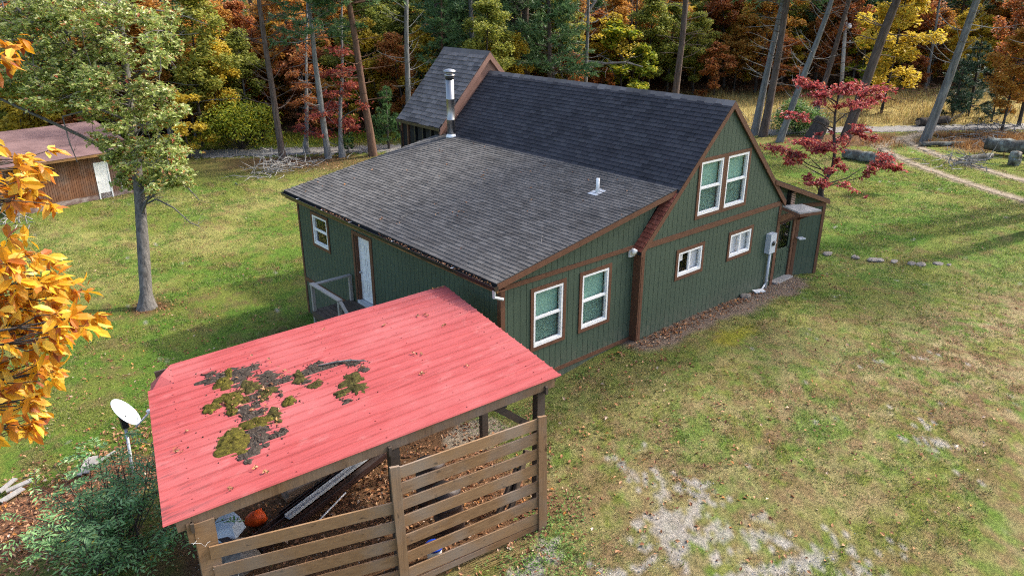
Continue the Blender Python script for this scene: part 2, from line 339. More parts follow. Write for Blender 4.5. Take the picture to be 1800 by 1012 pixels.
# ------------------------------------------------------------------ terrain
ROAD0 = np.array([10.4, 36.4]); RD = np.array([.777, -.629]); RN = np.array([.629, .777])
def road_ts(x, y):
    return (x-ROAD0[0])*RD[0] + (y-ROAD0[1])*RD[1], (x-ROAD0[0])*RN[0] + (y-ROAD0[1])*RN[1]
def road_off(t): return .9*np.sin(t*.06+.4) + .0
GRAVEL = [(at(a, b)[:2], r, s) for a, b, r, s in [(1105,825,.5,1),(1150,850,.7,1),(1200,870,1.0,1),(1180,925,1.0,1),(1215,900,.8,1),(1260,925,.6,1),(1335,910,.55,.9),
    (1345,960,.9,1),(1400,975,.8,.9),(1480,960,1.1,1),(1520,985,1.1,1),(1560,1000,1.3,.9),(1625,765,1.1,.85),(1590,775,.8,.8),(1700,640,.9,.5),(1770,705,1.2,.5),(1560,640,.8,.4),
    (940,1000,.6,1),(960,960,.4,.8),(1020,1008,.5,.8),(1090,1010,.6,.9),(1300,1005,.8,.9),(1690,985,1.2,.6),(1130,785,.4,.7),(1430,585,.8,.3)]]
def seg_dist(x, y, pts):
    d = np.full(x.shape, 1e9)
    for a, b in zip(pts[:-1], pts[1:]):
        v = b-a; t = np.clip(((x-a[0])*v[0]+(y-a[1])*v[1])/(v@v), 0, 1)
        d = np.minimum(d, np.hypot(x-a[0]-t*v[0], y-a[1]-t*v[1]))
    return d
TRK_A = [at(*p)[:2] for p in [(1640,232),(1585,243),(1545,256),(1562,270),(1610,290),(1700,322),(1800,353),(1900,380),(2100,430)]]
TRK_B = [at(*p)[:2] for p in [(1660,226),(1612,236),(1588,246),(1620,262),(1680,284),(1800,318),(1900,346),(2100,395)]]
OAKP = at(258, 540)
def masks(x, y):
    n1 = fbm(x*.22, y*.22, 1); n2 = fbm(x*.9, y*.9, 2); n3 = fbm(x*3.1, y*3.1, 3); n4 = fbm(x*9, y*9, 4, 3)
    t, s = road_ts(x, y)
    dry = sst(0.5, -6.0, y + .25*np.clip(x, -20, 12) - 1.0) * sst(20, 10, x)
    dry = np.clip(dry*(.75+.5*sst(-2, 8, x)*sst(-3, -7, y)) + .35*(n1-.5), 0, 1.1)
    g = np.zeros_like(x)
    for (c, r, st) in GRAVEL:
        g = np.maximum(g, st*np.exp(-(((x-c[0])**2+(y-c[1])**2)/(r*r))))
    n5 = fbm(x*22, y*22, 5, 2); gravel = sst(.54, .64, g*.62 + .75*(n2-.5) + .95*(n3-.5) + .8*(n4-.5) + .5*(n5-.5))
    wall = sst(.25, .7, sst(-1.5, -.3, y + .6*(n2-.5)) * sst(-1.2, .4, x) * sst(9.5, 7, x) * (y < .6) + .5*(n3-.5))
    shed_u = (x+13.3)*.990 + (y+2.4)*-.139; shed_v = (x+13.3)*.139*1.2 + (y+2.4)*.98
    shed = sst(-.3, .5, shed_u + .8*(n2-.5)) * sst(7.6, 6.6, shed_u + .8*(n2-.5)) * sst(-.7, 0, shed_v + .6*(n3-.5)) * sst(5.2, 4.2, shed_v)
    litter = sst(.5, .75, np.exp(-(((x+15.2)/2.4)**2 + ((y-3.9)/2.0)**2)) + .6*(n2-.5) + .35*(n3-.5))
    litter = np.maximum(litter, sst(.45, .7, 1.1*np.exp(-(((x+13.0)/1.8)**2 + ((y-4.2)/1.2)**2)) + .6*(n3-.5)))
    wood = sst(.5, 6, s + 4*(n1-.5) - np.where(t > 14, sst(14, 26, t)*16, 0))
    fl = np.exp(-((t+3)/7)**2)*sst(-9, -3.5, s + 3*(n1-.5))*sst(-1.2, -2.0, s)
    fl = np.maximum(fl, sst(.3, .7, np.exp(-((t-36)/9)**2)*sst(-8, -4, s)*(s < -1)*.7 + .5*(n2-.5)))
    floor = np.clip(np.maximum(wood, fl), 0, 1)
    field = sst(.6, 2, s)*sst(13, 22, t)*(1-wood)
    isl = np.exp(-(((x-41.5)/5.5)**2 + ((y-4.8)/3.0)**2)); isl = sst(.3, .6, isl + .3*(n2-.5))
    trk = np.minimum(seg_dist(x, y, TRK_A), seg_dist(x, y, TRK_B)) + .5*(n3-.5)
    track = sst(.75, .25, trk)
    return n1, n2, n3, n4, dry, gravel, wall, shed, litter, floor, field, isl, track
def lerp(a, b, w): return a*(1-w[:, None]) + np.asarray(b)[None]*w[:, None]
def gcol(x, y):
    n1, n2, n3, n4, dry, gravel, wall, shed, litter, floor, field, isl, track = masks(x, y)
    lush = np.array([.082, .162, .020]); olive = np.array([.145, .172, .033]); pale = np.array([.25, .24, .075]); tan = np.array([.29, .23, .125]); brown = np.array([.165, .098, .055])
    c = np.tile(olive, (len(x), 1))
    far = sst(14, 26, y)*sst(12, 4, x)
    c = lerp(c, pale, np.clip(sst(.42, .62, n1 + .35*(n2-.5))*(.55 + .5*far), 0, 1))
    c = lerp(c, lush, sst(.53, .66, n2 + .45*(n3-.5) + .1*sst(12, 4, np.hypot(x+7, y-11)))*.8)
    c = lerp(c, lush, .75*sst(.44, .6, n1*.6+n2*.4)*np.exp(-(((x-17)/7)**2 + ((y-1)/4)**2)))
    c = lerp(c, brown, .55*sst(.58, .7, fbm(x*1.7, y*1.7, 31) + .3*(n4-.5)))
    # thin dry turf in front of the house
    d = dry
    c = lerp(c, tan, d*sst(.30, .58, .45*fbm(x*.6, y*.6, 9) + .55*fbm(x*3.3, y*3.3, 19, 3) + .3*(n4-.5))*.85)
    c = lerp(c, brown, d*sst(.44, .60, .4*fbm(x*.8, y*.8, 12) + .6*fbm(x*4.1, y*4.1, 29, 3) + .3*(n4-.5))*.8)
    c = lerp(c, lush*1.1, sst(.52, .63, .5*fbm(x*.7+5, y*.7, 15) + .5*fbm(x*3.7, y*3.7, 39, 3) + .3*(n4-.5))*.85*(.3+.6*d))
    moss = np.exp(-(((x-2.2)/1.3)**2 + ((y+1.75)/.55)**2)); c = lerp(c, (.24, .23, .02), sst(.45, .8, moss + .7*(n3-.5) + .4*(n4-.5))*.75)
    c = lerp(c, (.31, .29, .265), gravel*(.55+.45*n4))
    c = lerp(c, (.20, .15, .115), wall)
    c = lerp(c, (.155, .085, .045), shed)
    c = lerp(c, (.30, .25, .19), sst(.45, .6, np.exp(-(((x+6.0)/.9)**2 + ((y+.2)/.8)**2)) + .4*(n3-.5)))
    c = lerp(c, (.20, .105, .06), litter)
    c = lerp(c, (.12, .065, .035), floor)
    c = lerp(c, (.32, .24, .09), field*.8)
    c = lerp(c, (.18, .105, .05), isl)
    c = lerp(c, (.24, .195, .14), track*.8)
    dd = np.hypot(x-OAKP[0], y-OAKP[1]); c = lerp(c, (.13, .07, .035), sst(1.3, .35, dd + .8*(n3-.5))*.9)
    return c*(.8 + .4*n4)[:, None]
def axis(segs):
    out = [segs[0][0]]
    for a, b, st in segs:
        n = max(1, int(round((b-a)/st))); out += list(a + (b-a)*np.arange(1, n+1)/n)
    return np.array(out)
gx = axis([(-500, -60, 40), (-60, -20, 2.), (-20, -16, .4), (-16, 12, .12), (12, 48, .3), (48, 60, .6), (60, 130, 4), (130, 700, 40)])
gy = axis([(-400, -30, 40), (-30, -12, 1.5), (-12, 8, .12), (8, 24, .28), (24, 60, .6), (60, 130, 4), (130, 700, 40)])
X, Y = np.meshgrid(gx, gy, indexing='ij'); x = X.ravel(); y = Y.ravel()
sm_ = sst(.5, 1.4, np.minimum(seg_dist(x, y, TRK_A), seg_dist(x, y, TRK_B)))*sst(1.6, 3.0, np.abs(road_ts(x, y)[1]))
Z = H(x, y) + sm_*(.05*(fbm(x*.6, y*.6, 40)-.5)*2*sst(120, 60, np.hypot(x, y)) + .03*(fbm(x*2.5, y*2.5, 41)-.5))
nx, ny = len(gx), len(gy)
i = np.arange(nx-1)[:, None]*ny + np.arange(ny-1)[None]; i = i.ravel()
k = NT('ground_soil_and_turf')
at1 = k.n('ShaderNodeAttribute'); at1.attribute_name = 'Col'
f1 = k.noise(k.pos(), 14, 5, .7); f2 = k.noise(k.pos(), 55, 4, .7)
c = k.mix(.75, at1.outputs['Color'], k.ramp(f1, [(.28, (.32, .32, .32)), (.72, (1.6, 1.55, 1.5))]), 'MULTIPLY')
c = k.mix(.7, c, k.ramp(f2, [(.3, (.25, .25, .25)), (.7, (1.7, 1.7, 1.7))]), 'MULTIPLY')
k.bump(k.math('ADD', f1, f2), .9, .05); k.fin(c, .95, .1)
ground = link('ground', mesh_np('ground', np.c_[x, y, Z], np.c_[i, i+ny, i+ny+1, i+1], k.m, True, gcol(x, y)))
ground['kind'] = 'structure'

# gravel road behind the house and the two-wheel drive that leaves it
def ribbon(name, pts, wd, m, lift, seed, edge=.25):
    pts = np.array(pts); L = np.r_[0, np.cumsum(np.hypot(*np.diff(pts, axis=0).T))]
    n = max(8, int(L[-1]/.5)); s = np.linspace(0, L[-1], n); cx = np.interp(s, L, pts[:, 0]); cy = np.interp(s, L, pts[:, 1])
    for _ in range(8):
        cx[1:-1] = (cx[:-2]+cx[2:]+2*cx[1:-1])/4; cy[1:-1] = (cy[:-2]+cy[2:]+2*cy[1:-1])/4
    tx = np.gradient(cx); ty = np.gradient(cy); q = np.hypot(tx, ty); nx_, ny_ = -ty/q, tx/q
    rows = 9; V = []; A = []
    for j in range(rows):
        a = (j/(rows-1)-.5)*wd; e = 0
        if j in (0, rows-1): e = edge*2*(fbm(s*1.4, s*0+j, seed)-.5)
        px_ = cx+nx_*(a+e); py_ = cy+ny_*(a+e)
        V.append(np.c_[px_, py_, H(px_, py_)+lift*(0.4 if j in (0, rows-1) else 1)]); A.append(np.full(n, 1-abs(j/(rows-1)-.5)*2))
    V = np.concatenate(V); F = []
    for j in range(rows-1):
        b = j*n+np.arange(n-1); F.append(np.c_[b, b+1, b+n+1, b+n])
    A = np.concatenate(A); o = link(name, mesh_np(name, V, np.concatenate(F), m, True, np.repeat(A[:, None], 3, 1))); o['kind'] = 'structure'; return o
M['roadgravel'] = pmat('grey_road_gravel', (.15, .14, .13), (.26, .245, .225), 7, (1, 1, 1), .95, .6, .03, 6)
M['trackdirt'] = pmat('pale_track_dirt', (.16, .125, .085), (.29, .24, .175), 4, (1, 1, 1), .95, .6, .03, 6)
def soft_edge(m, lo, hi):
    k = NT.__new__(NT); k.m = m; k.t = m.node_tree; k.b = k.t.nodes['Principled BSDF']; k.out = k.t.nodes['Material Output']
    at2 = k.n('ShaderNodeAttribute'); at2.attribute_name = 'Col'; nz = k.noise(k.pos(), 2.6, 5, .7)
    f = k.math('ADD', at2.outputs['Fac'], k.math('MULTIPLY', k.math('SUBTRACT', nz, .5), 2.6)); f = k.ramp(f, [(lo, (0, 0, 0)), (hi, (1, 1, 1))])
    tr = k.n('ShaderNodeBsdfTransparent'); mx = k.n('ShaderNodeMixShader'); k.l(f, mx.inputs[0]); k.l(tr.outputs[0], mx.inputs[1]); k.l(k.b.outputs[0], mx.inputs[2]); k.l(mx.outputs[0], k.out.inputs['Surface'])
soft_edge(M['roadgravel'], .12, .35); soft_edge(M['trackdirt'], .2, .75)
tt = np.linspace(-60, 90, 120)
ribbon('gravel_road', [(ROAD0 + RD*t + RN*(.6*math.sin(t*.05)))for t in tt], 3.0, M['roadgravel'], .03, 5, .5)
ribbon('drive_wheel_track', TRK_A, .9, M['trackdirt'], .02, 6)
ribbon('drive_wheel_track', TRK_B, .9, M['trackdirt'], .02, 7)

# ------------------------------------------------------------------ grass, weeds, pebbles, leaves (nobody could count them)
def in_house(x, y):
    return ((x > -4.85) & (x < 7.0) & (y > -.05) & (y < 14)) | ((x > -4.85) & (x < 9.2) & (y > .1) & (y < 13.9))
def visible(x, y, z, mg=60):
    p = np.c_[x, y, z]-CAM; d = p@FWD; u = 900+FPX*(p@RGT)/np.maximum(d, .1); v = 506+FPX*(p@DWN)/np.maximum(d, .1)
    return (d > 1) & (u > -mg) & (u < 1800+mg) & (v > -mg) & (v < 1012+mg)
def tris(base, az, lean, h, wd):
    n = len(base); a = np.c_[np.cos(az), np.sin(az), np.zeros(n)]; b = np.c_[-np.sin(az), np.cos(az), np.zeros(n)]
    tip = base + b*(lean*h)[:, None] + np.c_[np.zeros((n, 2)), h*np.sqrt(np.maximum(.05, 1-lean**2))]
    V = np.empty((n*3, 3)); V[0::3] = base-a*(wd/2)[:, None]; V[1::3] = base+a*(wd/2)[:, None]; V[2::3] = tip
    return V, np.arange(n*3).reshape(n, 3)
def sample_ground(n, dmin, dmax, powr):
    u = RNG.random(n); d = (dmin**powr + u*(dmax**powr-dmin**powr))**(1/powr)
    a = YAW + np.radians(RNG.uniform(-38, 38, n)); return CAM[0]+d*np.cos(a), CAM[1]+d*np.sin(a)
gm = NT('grass_blades'); ga = gm.n('ShaderNodeAttribute'); ga.attribute_name = 'Col'; gm.fin(ga.outputs['Color'], .6, .25)
tr = gm.n('ShaderNodeBsdfTranslucent'); gm.l(ga.outputs['Color'], tr.inputs[0]); mx = gm.n('ShaderNodeMixShader'); mx.inputs[0].default_value = .3
gm.l(gm.b.outputs[0], mx.inputs[1]); gm.l(tr.outputs[0], mx.inputs[2]); gm.l(mx.outputs[0], gm.out.inputs['Surface'])
bx, by = sample_ground(900000, 8.5, 52, 1.15)
mk = masks(bx, by); n2, n3, n4, dry, gravel, wall, shed, litter, floor, field, isl, track = mk[1:]
clump = fbm(bx*5, by*5, 51, 2)
keep = 1 - np.clip(gravel*1.0 + wall*.85 + shed*.97 + litter*.75 + floor*.9 + track*.95 + isl*.5, 0, 1)
keep *= (.30 + .9*sst(.38, .6, clump)) * (1-.35*dry)
bz = H(bx, by)
ok = (RNG.random(len(bx)) < keep) & ~in_house(bx, by) & visible(bx, by, bz, 30)
bx, by, bz, dry, n3 = bx[ok], by[ok], bz[ok], dry[ok], n3[ok]; n = len(bx)
bc = gcol(bx, by); dist = np.hypot(bx-CAM[0], by-CAM[1])
bc = bc*RNG.uniform(.75, 1.55, n)[:, None]*np.array([1.0, 1.05, .92])
pk = fbm(bx*14, by*14, 77, 2) + .35*(RNG.random(n)-.5); yel = pk < .40+.06*dry; bc[yel] = bc[yel]*.5+np.array([.34, .27, .14])*.5*RNG.uniform(.7, 1.3, (int(yel.sum()), 1)); grn = pk > .62-.04*dry; bc[grn] = bc[grn]*.45+np.array([.11, .19, .03])*.55*RNG.uniform(.7, 1.3, (int(grn.sum()), 1))
h = RNG.uniform(.03, .075, n)*(1+.6*sst(.55, .7, n3)); wd = .006+.00060*dist
V, F = tris(np.c_[bx, by, bz-.008], RNG.uniform(0, 6.28, n), RNG.uniform(.2, .9, n), h, wd*RNG.uniform(.8, 1.5, n))
g = link('lawn_grass', mesh_np('lawn_grass', V, F, gm.m, False, np.repeat(bc, 3, 0)))
tag(g, 'short patchy green and straw-coloured lawn grass covering the yard', 'grass', kind='stuff')

# broad-leaved weeds near the slatted fence and along the wall
def leafquads(C, L, W, up=.6, rng=RNG, dirs=None, fold=.18):
    n = len(C); nr = rng.normal(size=(n, 3)); nr[:, 2] = np.abs(nr[:, 2]) + up*2; nr /= np.linalg.norm(nr, axis=1)[:, None]
    t = rng.normal(size=(n, 3)) if dirs is None else dirs + rng.normal(size=(n, 3))*.25
    t -= nr*(t*nr).sum(1)[:, None]; t /= np.linalg.norm(t, axis=1)[:, None]+1e-9; b = np.cross(nr, t)
    L = np.broadcast_to(L, n)[:, None]; W = np.broadcast_to(W, n)[:, None]
    V = np.empty((n*4, 3)); mid = C + t*L*.05
    V[0::4] = C-t*L*.5; V[1::4] = mid+b*W*.5+nr*W*fold; V[2::4] = C+t*L*.5; V[3::4] = mid-b*W*.5+nr*W*fold
    k = np.arange(n)*4; F = np.concatenate([np.c_[k, k+1, k+2], np.c_[k, k+2, k+3]]); return V, F
M['weed'] = leafmat('weed_leaves', [(0, (.05, .11, .02)), (.5, (.10, .20, .035)), (1, (.19, .28, .06))], .3, .6)
wc = []
for px, py, n, r in [(960,920,260,.5),(1000,890,150,.5),(985,960,200,.55),(930,985,150,.4),(1010,1000,120,.5),(900,1005,120,.5),(1000,655,120,.35),(1010,660,80,.4),(1115,590,70,.3),(1060,620,60,.3),(1300,517,30,.25),(1230,700,60,.8),
                     (850,720,120,.6),(905,715,100,.6),(880,740,80,.5),(1450,600,120,1.0),(1560,500,90,1.0),(1380,640,100,.8),(1200,760,60,.8),(1420,700,90,1.2),(1500,640,80,1.),(1640,560,80,1.2)]:
    p = at(px, py); q = RNG.normal(size=(n, 2))*r*.6; xx = p[0]+q[:, 0]; yy = p[1]+q[:, 1]; ok = ~in_house(xx, yy); xx, yy = xx[ok], yy[ok]
    wc.append(np.c_[xx, yy, H(xx, yy)+RNG.uniform(.02, .08, len(xx))])
wc = np.concatenate(wc); V, F = leafquads(wc, RNG.uniform(.035, .075, len(wc)), RNG.uniform(.025, .045, len(wc)), 1.0)
tag(link('weeds', mesh_np('weeds', V, F, M['weed'])), 'low broad-leaved green weeds scattered through the turf', 'weeds', kind='stuff')

# pebbles on the bare gravel and along the wall
px_, py_ = sample_ground(160000, 9, 30, 1.3); mk = masks(px_, py_); pr = np.clip(mk[5]*.6 + mk[6]*.5 + mk[7]*.12, 0, 1)
ok = (RNG.random(len(px_)) < pr) & ~in_house(px_, py_) & visible(px_, py_, H(px_, py_)); px_, py_ = px_[ok], py_[ok]
n = len(px_); r = RNG.uniform(.005, .013, n)*(1+.8*(RNG.random(n) < .05)); C = np.c_[px_, py_, H(px_, py_)+r*.3]
O = np.array([(1,0,0),(-1,0,0),(0,1,0),(0,-1,0),(0,0,1),(0,0,-1)], float)
V = C[:, None] + O[None]*r[:, None, None]*RNG.uniform(.6, 1.3, (n, 6, 1)); OF = np.array([(0,2,4),(2,1,4),(1,3,4),(3,0,4),(2,0,5),(1,2,5),(3,1,5),(0,3,5)])
F = (np.arange(n)[:, None, None]*6 + OF[None]).reshape(-1, 3)
M['pebble'] = leafmat('limestone_pebbles', [(0, (.2, .185, .17)), (.5, (.34, .32, .295)), (1, (.5, .475, .44))], 0, .9)
tag(link('gravel_pebbles', mesh_np('gravel_pebbles', V.reshape(-1, 3), F, M['pebble'])), 'loose pale grey gravel pebbles in the bare patches', 'gravel', kind='stuff')

# fallen leaves
def scatter_leaves(px, py, n, rx, ry=None, sz=(.05, .10)):
    p = at(px, py); q = RNG.normal(size=(n, 2))*np.array([rx, ry or rx]); return np.c_[p[0]+q[:, 0], p[1]+q[:, 1]], RNG.uniform(*sz, n)
lx, ls = [], []
for a in [(60,940,900,1.0),(150,870,600,.9),(30,880,400,.9),(230,790,260,.7),(100,1000,500,.9),(250,760,160,.6),(200,700,120,1.5),(320,640,160,2.0),(258,545,110,.7),(120,600,90,2.),(350,470,80,3.),
          (820,800,420,.9),(700,850,420,1.0),(600,900,420,1.0),(860,860,260,.7),(780,900,260,.8),(560,850,200,1.0),(900,850,160,.6),
          (1180,580,260,.8,.25),(1280,535,220,.9,.25),(1080,620,90,.6,.2),(1140,640,60,.8),(1180,820,40,1.),(1060,720,45,.9),(1230,700,40,1.2),(1340,760,30,1.2),(930,960,50,.5),(880,990,60,.5),(1130,910,45,1.),(1000,780,40,.7),(1270,830,26,1.2),
          (600,285,420,2.2),(660,290,300,2.2),(500,290,200,2.2),(1450,250,200,2.),(1380,260,160,2.),(1700,270,200,2.5),(1450,480,50,1.6),(1560,560,60,2.5),(1650,800,60,2.)]:
    c, s = scatter_leaves(*a); lx.append(c); ls.append(s)
bx, by = sample_ground(4200, 9, 50, 1.2); lx.append(np.c_[bx, by]); ls.append(RNG.uniform(.04, .09, len(bx)))
lx = np.concatenate(lx); ls = np.concatenate(ls); ok = ~in_house(lx[:, 0], lx[:, 1]); lx, ls = lx[ok], ls[ok]
C = np.c_[lx, H(lx[:, 0], lx[:, 1])+RNG.uniform(.012, .05, len(lx))]
V, F = leafquads(C, ls*1.25, ls*.75, .7, fold=.35)
tag(link('fallen_leaves', mesh_np('fallen_leaves', V, F, M['litter'])), 'brown and orange fallen leaves lying on the ground', 'leaves', kind='stuff')

# tall dry grass by the road
def tall(name, label, m, pts, hh, ww):
    n = len(pts); V, F = tris(np.c_[pts, H(pts[:, 0], pts[:, 1])-.02], RNG.uniform(0, 6.28, n), RNG.uniform(.1, .75, n), RNG.uniform(.5, 1.1, n)*hh, np.full(n, ww)*RNG.uniform(.6, 1.4, n))
    tag(link(name, mesh_np(name, V, F, m)), label, 'grass', kind='stuff')
t = RNG.uniform(12, 75, 40000); s = RNG.uniform(2.0, 22, 40000); P = ROAD0 + t[:, None]*RD + s[:, None]*RN
ok = RNG.random(len(t)) < (.25 + sst(.4, .6, fbm(P[:, 0]*.4, P[:, 1]*.4, 61)))*sst(23, 14, s)*sst(12, 18, t); tall('field_grass', 'tall straw-coloured meadow grass beyond the gravel road', M['straw'], P[ok], .8, .05)
q = RNG.normal(size=(16000, 2))*np.array([3.6, 1.5]); P = np.array([42.0, 4.8]) + q@np.array([[.75, -.66], [.66, .75]])
ok = (fbm(P[:, 0]*.6, P[:, 1]*.6, 63) > .42) & (seg_dist(P[:, 0], P[:, 1], TRK_B) > .9) & (np.abs(road_ts(P[:, 0], P[:, 1])[1]) > 2.0); tall('russet_grass', 'russet dry grass and brambles between the drive and the road', M['russet'], P[ok], .5, .05)
t = RNG.uniform(-14, 10, 9000); s = RNG.uniform(2.2, 6, 9000); P = ROAD0 + t[:, None]*RD + s[:, None]*RN; tall('verge_grass', 'yellow-green verge grass beyond the road at the left', M['lf_lime'], P, .3, .05)
# ------------------------------------------------------------------ the house
house = empty('house', (0, 0, -.1), 'dark green board-sided house with brown trim and dark shingle roofs', 'house')
W_, XR, ZR, L_, D_, ML, ZM = 6.95, 3.548, 6.25, 4.789, .245, 10.9, 2.70
TL = math.tan(math.radians(10.0)); TM = .9876
def z_low(x): return 2.95 + TL*(x+5.09)
def z_main(x): return ZR - TM*abs(x-XR)
def clip(poly, a, b, c):   # keep a*u+b*z<=c
    out = []
    for i in range(len(poly)):
        p, q = poly[i], poly[(i+1) % len(poly)]; dp = a*p[0]+b*p[1]-c; dq = a*q[0]+b*q[1]-c
        if dp <= 0: out.append(p)
        if (dp < 0 < dq) or (dq < 0 < dp):
            t = dp/(dp-dq); out.append((p[0]+t*(q[0]-p[0]), p[1]+t*(q[1]-p[1])))
    return out
def area(p): return abs(sum(p[i][0]*p[(i+1) % len(p)][1]-p[(i+1) % len(p)][0]*p[i][1] for i in range(len(p))))/2
def siding(wall, F, outline, holes, pitch=.203, m=None, proud=.012):
    u0 = min(p[0] for p in outline); u1 = max(p[0] for p in outline); cols = []
    k = 0
    while u0+k*pitch < u1-1e-4:
        a, b = u0+k*pitch, min(u1, u0+(k+1)*pitch); cuts = sorted({a, b} | {h[j] for h in holes for j in (0, 1) if a < h[j] < b})
        cols += [(c, d, c == a, d == b) for c, d in zip(cuts[:-1], cuts[1:])]; k += 1
    for a, b, ga, gb in cols:
        mid = (a+b)/2; hs = sorted((h[2], h[3]) for h in holes if h[0] < mid < h[1]); lo = -99; spans = []
        for z0, z1 in hs: spans.append((lo, z0)); lo = z1
        spans.append((lo, 99))
        for z0, z1 in spans:
            full = clip(clip(clip(clip(outline, -1, 0, -a), 1, 0, b), 0, -1, -z0), 0, 1, z1)
            if len(full) < 3 or area(full) < .002: continue
            face = clip(clip(full, -1, 0, -(a+(.006 if ga else 0))), 1, 0, b-(.006 if gb else 0))
            if len(face) < 3: continue
            mb = MB(); N = F(0, 1, 0)-F(0, 0, 0)
            mb.prism([F(u, -.03, z) for u, z in full], N*.03); mb.prism([F(u, .0005, z) for u, z in face], N*proud)
            mb.build('siding_board', m or M['green'], wall)
def ring(mb, F, u0, u1, z0, z1, w, n0, n1, wb=None):
    wb = wb or w
    mb.fbox(F, u0, u1, n0, n1, z1-w, z1); mb.fbox(F, u0, u1, n0, n1, z0, z0+wb)
    mb.fbox(F, u0, u0+w, n0, n1, z0+wb, z1-w); mb.fbox(F, u1-w, u1, n0, n1, z0+wb, z1-w); return mb
def window(F, u0, u1, z0, z1, style, cover, cw=.10):
    a, b, c, d = u0+cw-.012, u1-cw+.012, z0+cw-.012, z1-cw+.012
    fr = ring(MB(), F, a, b, c, d, .075, -.085, .03, .085); o = fr.build('window', M['white'], house)
    ring(MB(), F, u0, u1, z0, z1, cw, .0135, .040).build('casing', M['trim'], o)
    a += .075; b -= .075; c += .085; d -= .075
    if style == 'hung':
        zm = (c+d)/2
        MB().fbox(F, a, b, -.05, .012, zm-.028, zm+.028).build('meeting_rail', M['white'], o)
        for z_0, z_1, off in ((c, zm-.028, -.025), (zm+.028, d, -.005)):
            ring(MB(), F, a, b, z_0, z_1, .022, off-.03, off).build('sash', M['white'], o)
            MB().fbox(F, a+.022, b-.022, off-.02, off-.014, z_0+.022, z_1-.022).build('pane', M['glass'], o)
    else:
        um = (a+b)/2
        MB().fbox(F, um-.03, um+.03, -.05, .012, c, d).build('meeting_stile', M['white'], o)
        for q, r in ((a, um-.03), (um+.03, b)):
            ring(MB(), F, q, r, c, d, .022, -.04, -.008).build('sash', M['white'], o)
            MB().fbox(F, q+.022, r-.022, -.028, -.022, c+.022, d-.022).build('pane', M['glass'], o)
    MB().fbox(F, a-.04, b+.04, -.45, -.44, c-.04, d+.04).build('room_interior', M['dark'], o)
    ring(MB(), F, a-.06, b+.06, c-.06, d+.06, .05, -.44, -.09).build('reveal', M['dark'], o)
    if cover == 'blind':
        MB().fbox(F, a, b, -.125, -.118, c, d).build('blind', M['blind'], o); MB().fbox(F, a+.024, b-.024, -.012, -.010, c+.024, zm-.03).build('insect_screen', M['screen'], o)
    elif cover == 'curtain': MB().fbox(F, a, b, -.11, -.10, c, d).build('curtain', M['curtain'], o)
    elif cover == 'half':
        MB().fbox(F, a+(b-a)*.62, b, -.11, -.10, c, d).build('curtain', M['curtain'], o)
        MB().fbox(F, a+.09, a+.24, -.06, -.052, c+.36, c+.55).build('window_sticker', M['white'], o)
    return (u0+cw-.01, u1-cw+.01, z0+cw-.01, z1-cw+.01)

FG = frame((0, 0, 0), (1, 0, 0), (0, -1, 0))              # main gable wall, u = x, outward = -y
FL = frame((0, D_, 0), (1, 0, 0), (0, -1, 0))             # lean-to gable wall
FB = frame((-L_, 0, 0), (0, 1, 0), (-1, 0, 0))            # long wall with the door, u = y
gw = MB().box((.02, .03, -.6), (W_-.02, .12, -.16)).build('gable_wall', M['concrete'], house)
holes = [window(FG, 1.521, 2.848, 1.328, 2.264, 'slide', 'half'), window(FG, 4.078, 5.405, 1.328, 2.264, 'slide', 'curtain')]
siding(gw, FG, [(0, -.14), (W_, -.22), (W_, ZM-.08), (0, ZM-.08)], holes)
hu = [window(FG, 2.224, 3.492, 3.028, 4.784, 'hung', 'blind'), window(FG, 3.500, 4.770, 3.028, 4.784, 'hung', 'blind')]
siding(gw, FG, [(0.02, ZM+.08), (W_-.02, ZM+.08), (XR, z_main(XR)-.12)], hu)
lw_ = MB().box((-L_+.02, D_+.03, -1.0), (-.02, D_+.12, -.1)).build('lean_to_wall', M['concrete'], house)
hl = [window(FL, -3.85, -2.641, .70, 2.414, 'hung', 'blind'), window(FL, -2.152, -.943, .70, 2.414, 'hung', 'blind')]
siding(lw_, FL, [(-L_, -.04), (-.02, -.04), (-.02, ZM-.10), (-L_, ZM-.10)], hl)
siding(lw_, FL, [(-L_, ZM+.02), (-.02, ZM+.02), (1.0, z_low(1.0)-.16), (-L_, z_low(-L_)-.16)], [])
siding(lw_, FL, [(-L_, -.55), (-.02, -.35), (-.02, -.145), (-L_, -.145)], [], 1.2, M['green'], .004)
bw = MB().box((-L_+.03, D_+.03, -2.0), (-L_+.12, ML-.02, -1.0)).build('long_wall', M['concrete'], house)
hb = [window(FB, 8.75, 9.94, 1.27, 2.46, 'hung', 'none'), (6.22, 7.15, .16, 2.36)]
siding(bw, FB, [(D_, -.10), (ML, -.10), (ML, 2.86), (D_, 2.86)], hb, .203, None, .006)
siding(bw, FB, [(D_, -1.2), (ML, -1.75), (ML, -.24), (D_, -.24)], [], .203, None, .006)
# the two walls turned away from the photograph, with the floor inside
fw = MB(); fw.box((W_-.1, .02, -.6), (W_, ML, 2.75)); fw.build('side_wall', M['green'], house)
ew = MB(); ew.prism([(0, ML, -1.0), (W_, ML, -1.0), (W_, ML, 2.7), (XR, ML, 6.1), (0, ML, 2.7)], (0, -.1, 0)); ew.build('end_wall', M['green'], house)
ew = MB(); ew.prism([(-L_, ML-.01, -2.0), (-.001, ML-.01, -2.0), (-.001, ML-.01, z_low(0)-.14), (-L_, ML-.01, z_low(-L_)-.14)], (0, -.1, 0)); ew.build('end_wall', M['green'], house)
MB().box((-L_+.1, D_+.1, -.12), (W_-.1, ML-.1, 0.0)).build('floor_slab', M['dark'], house)

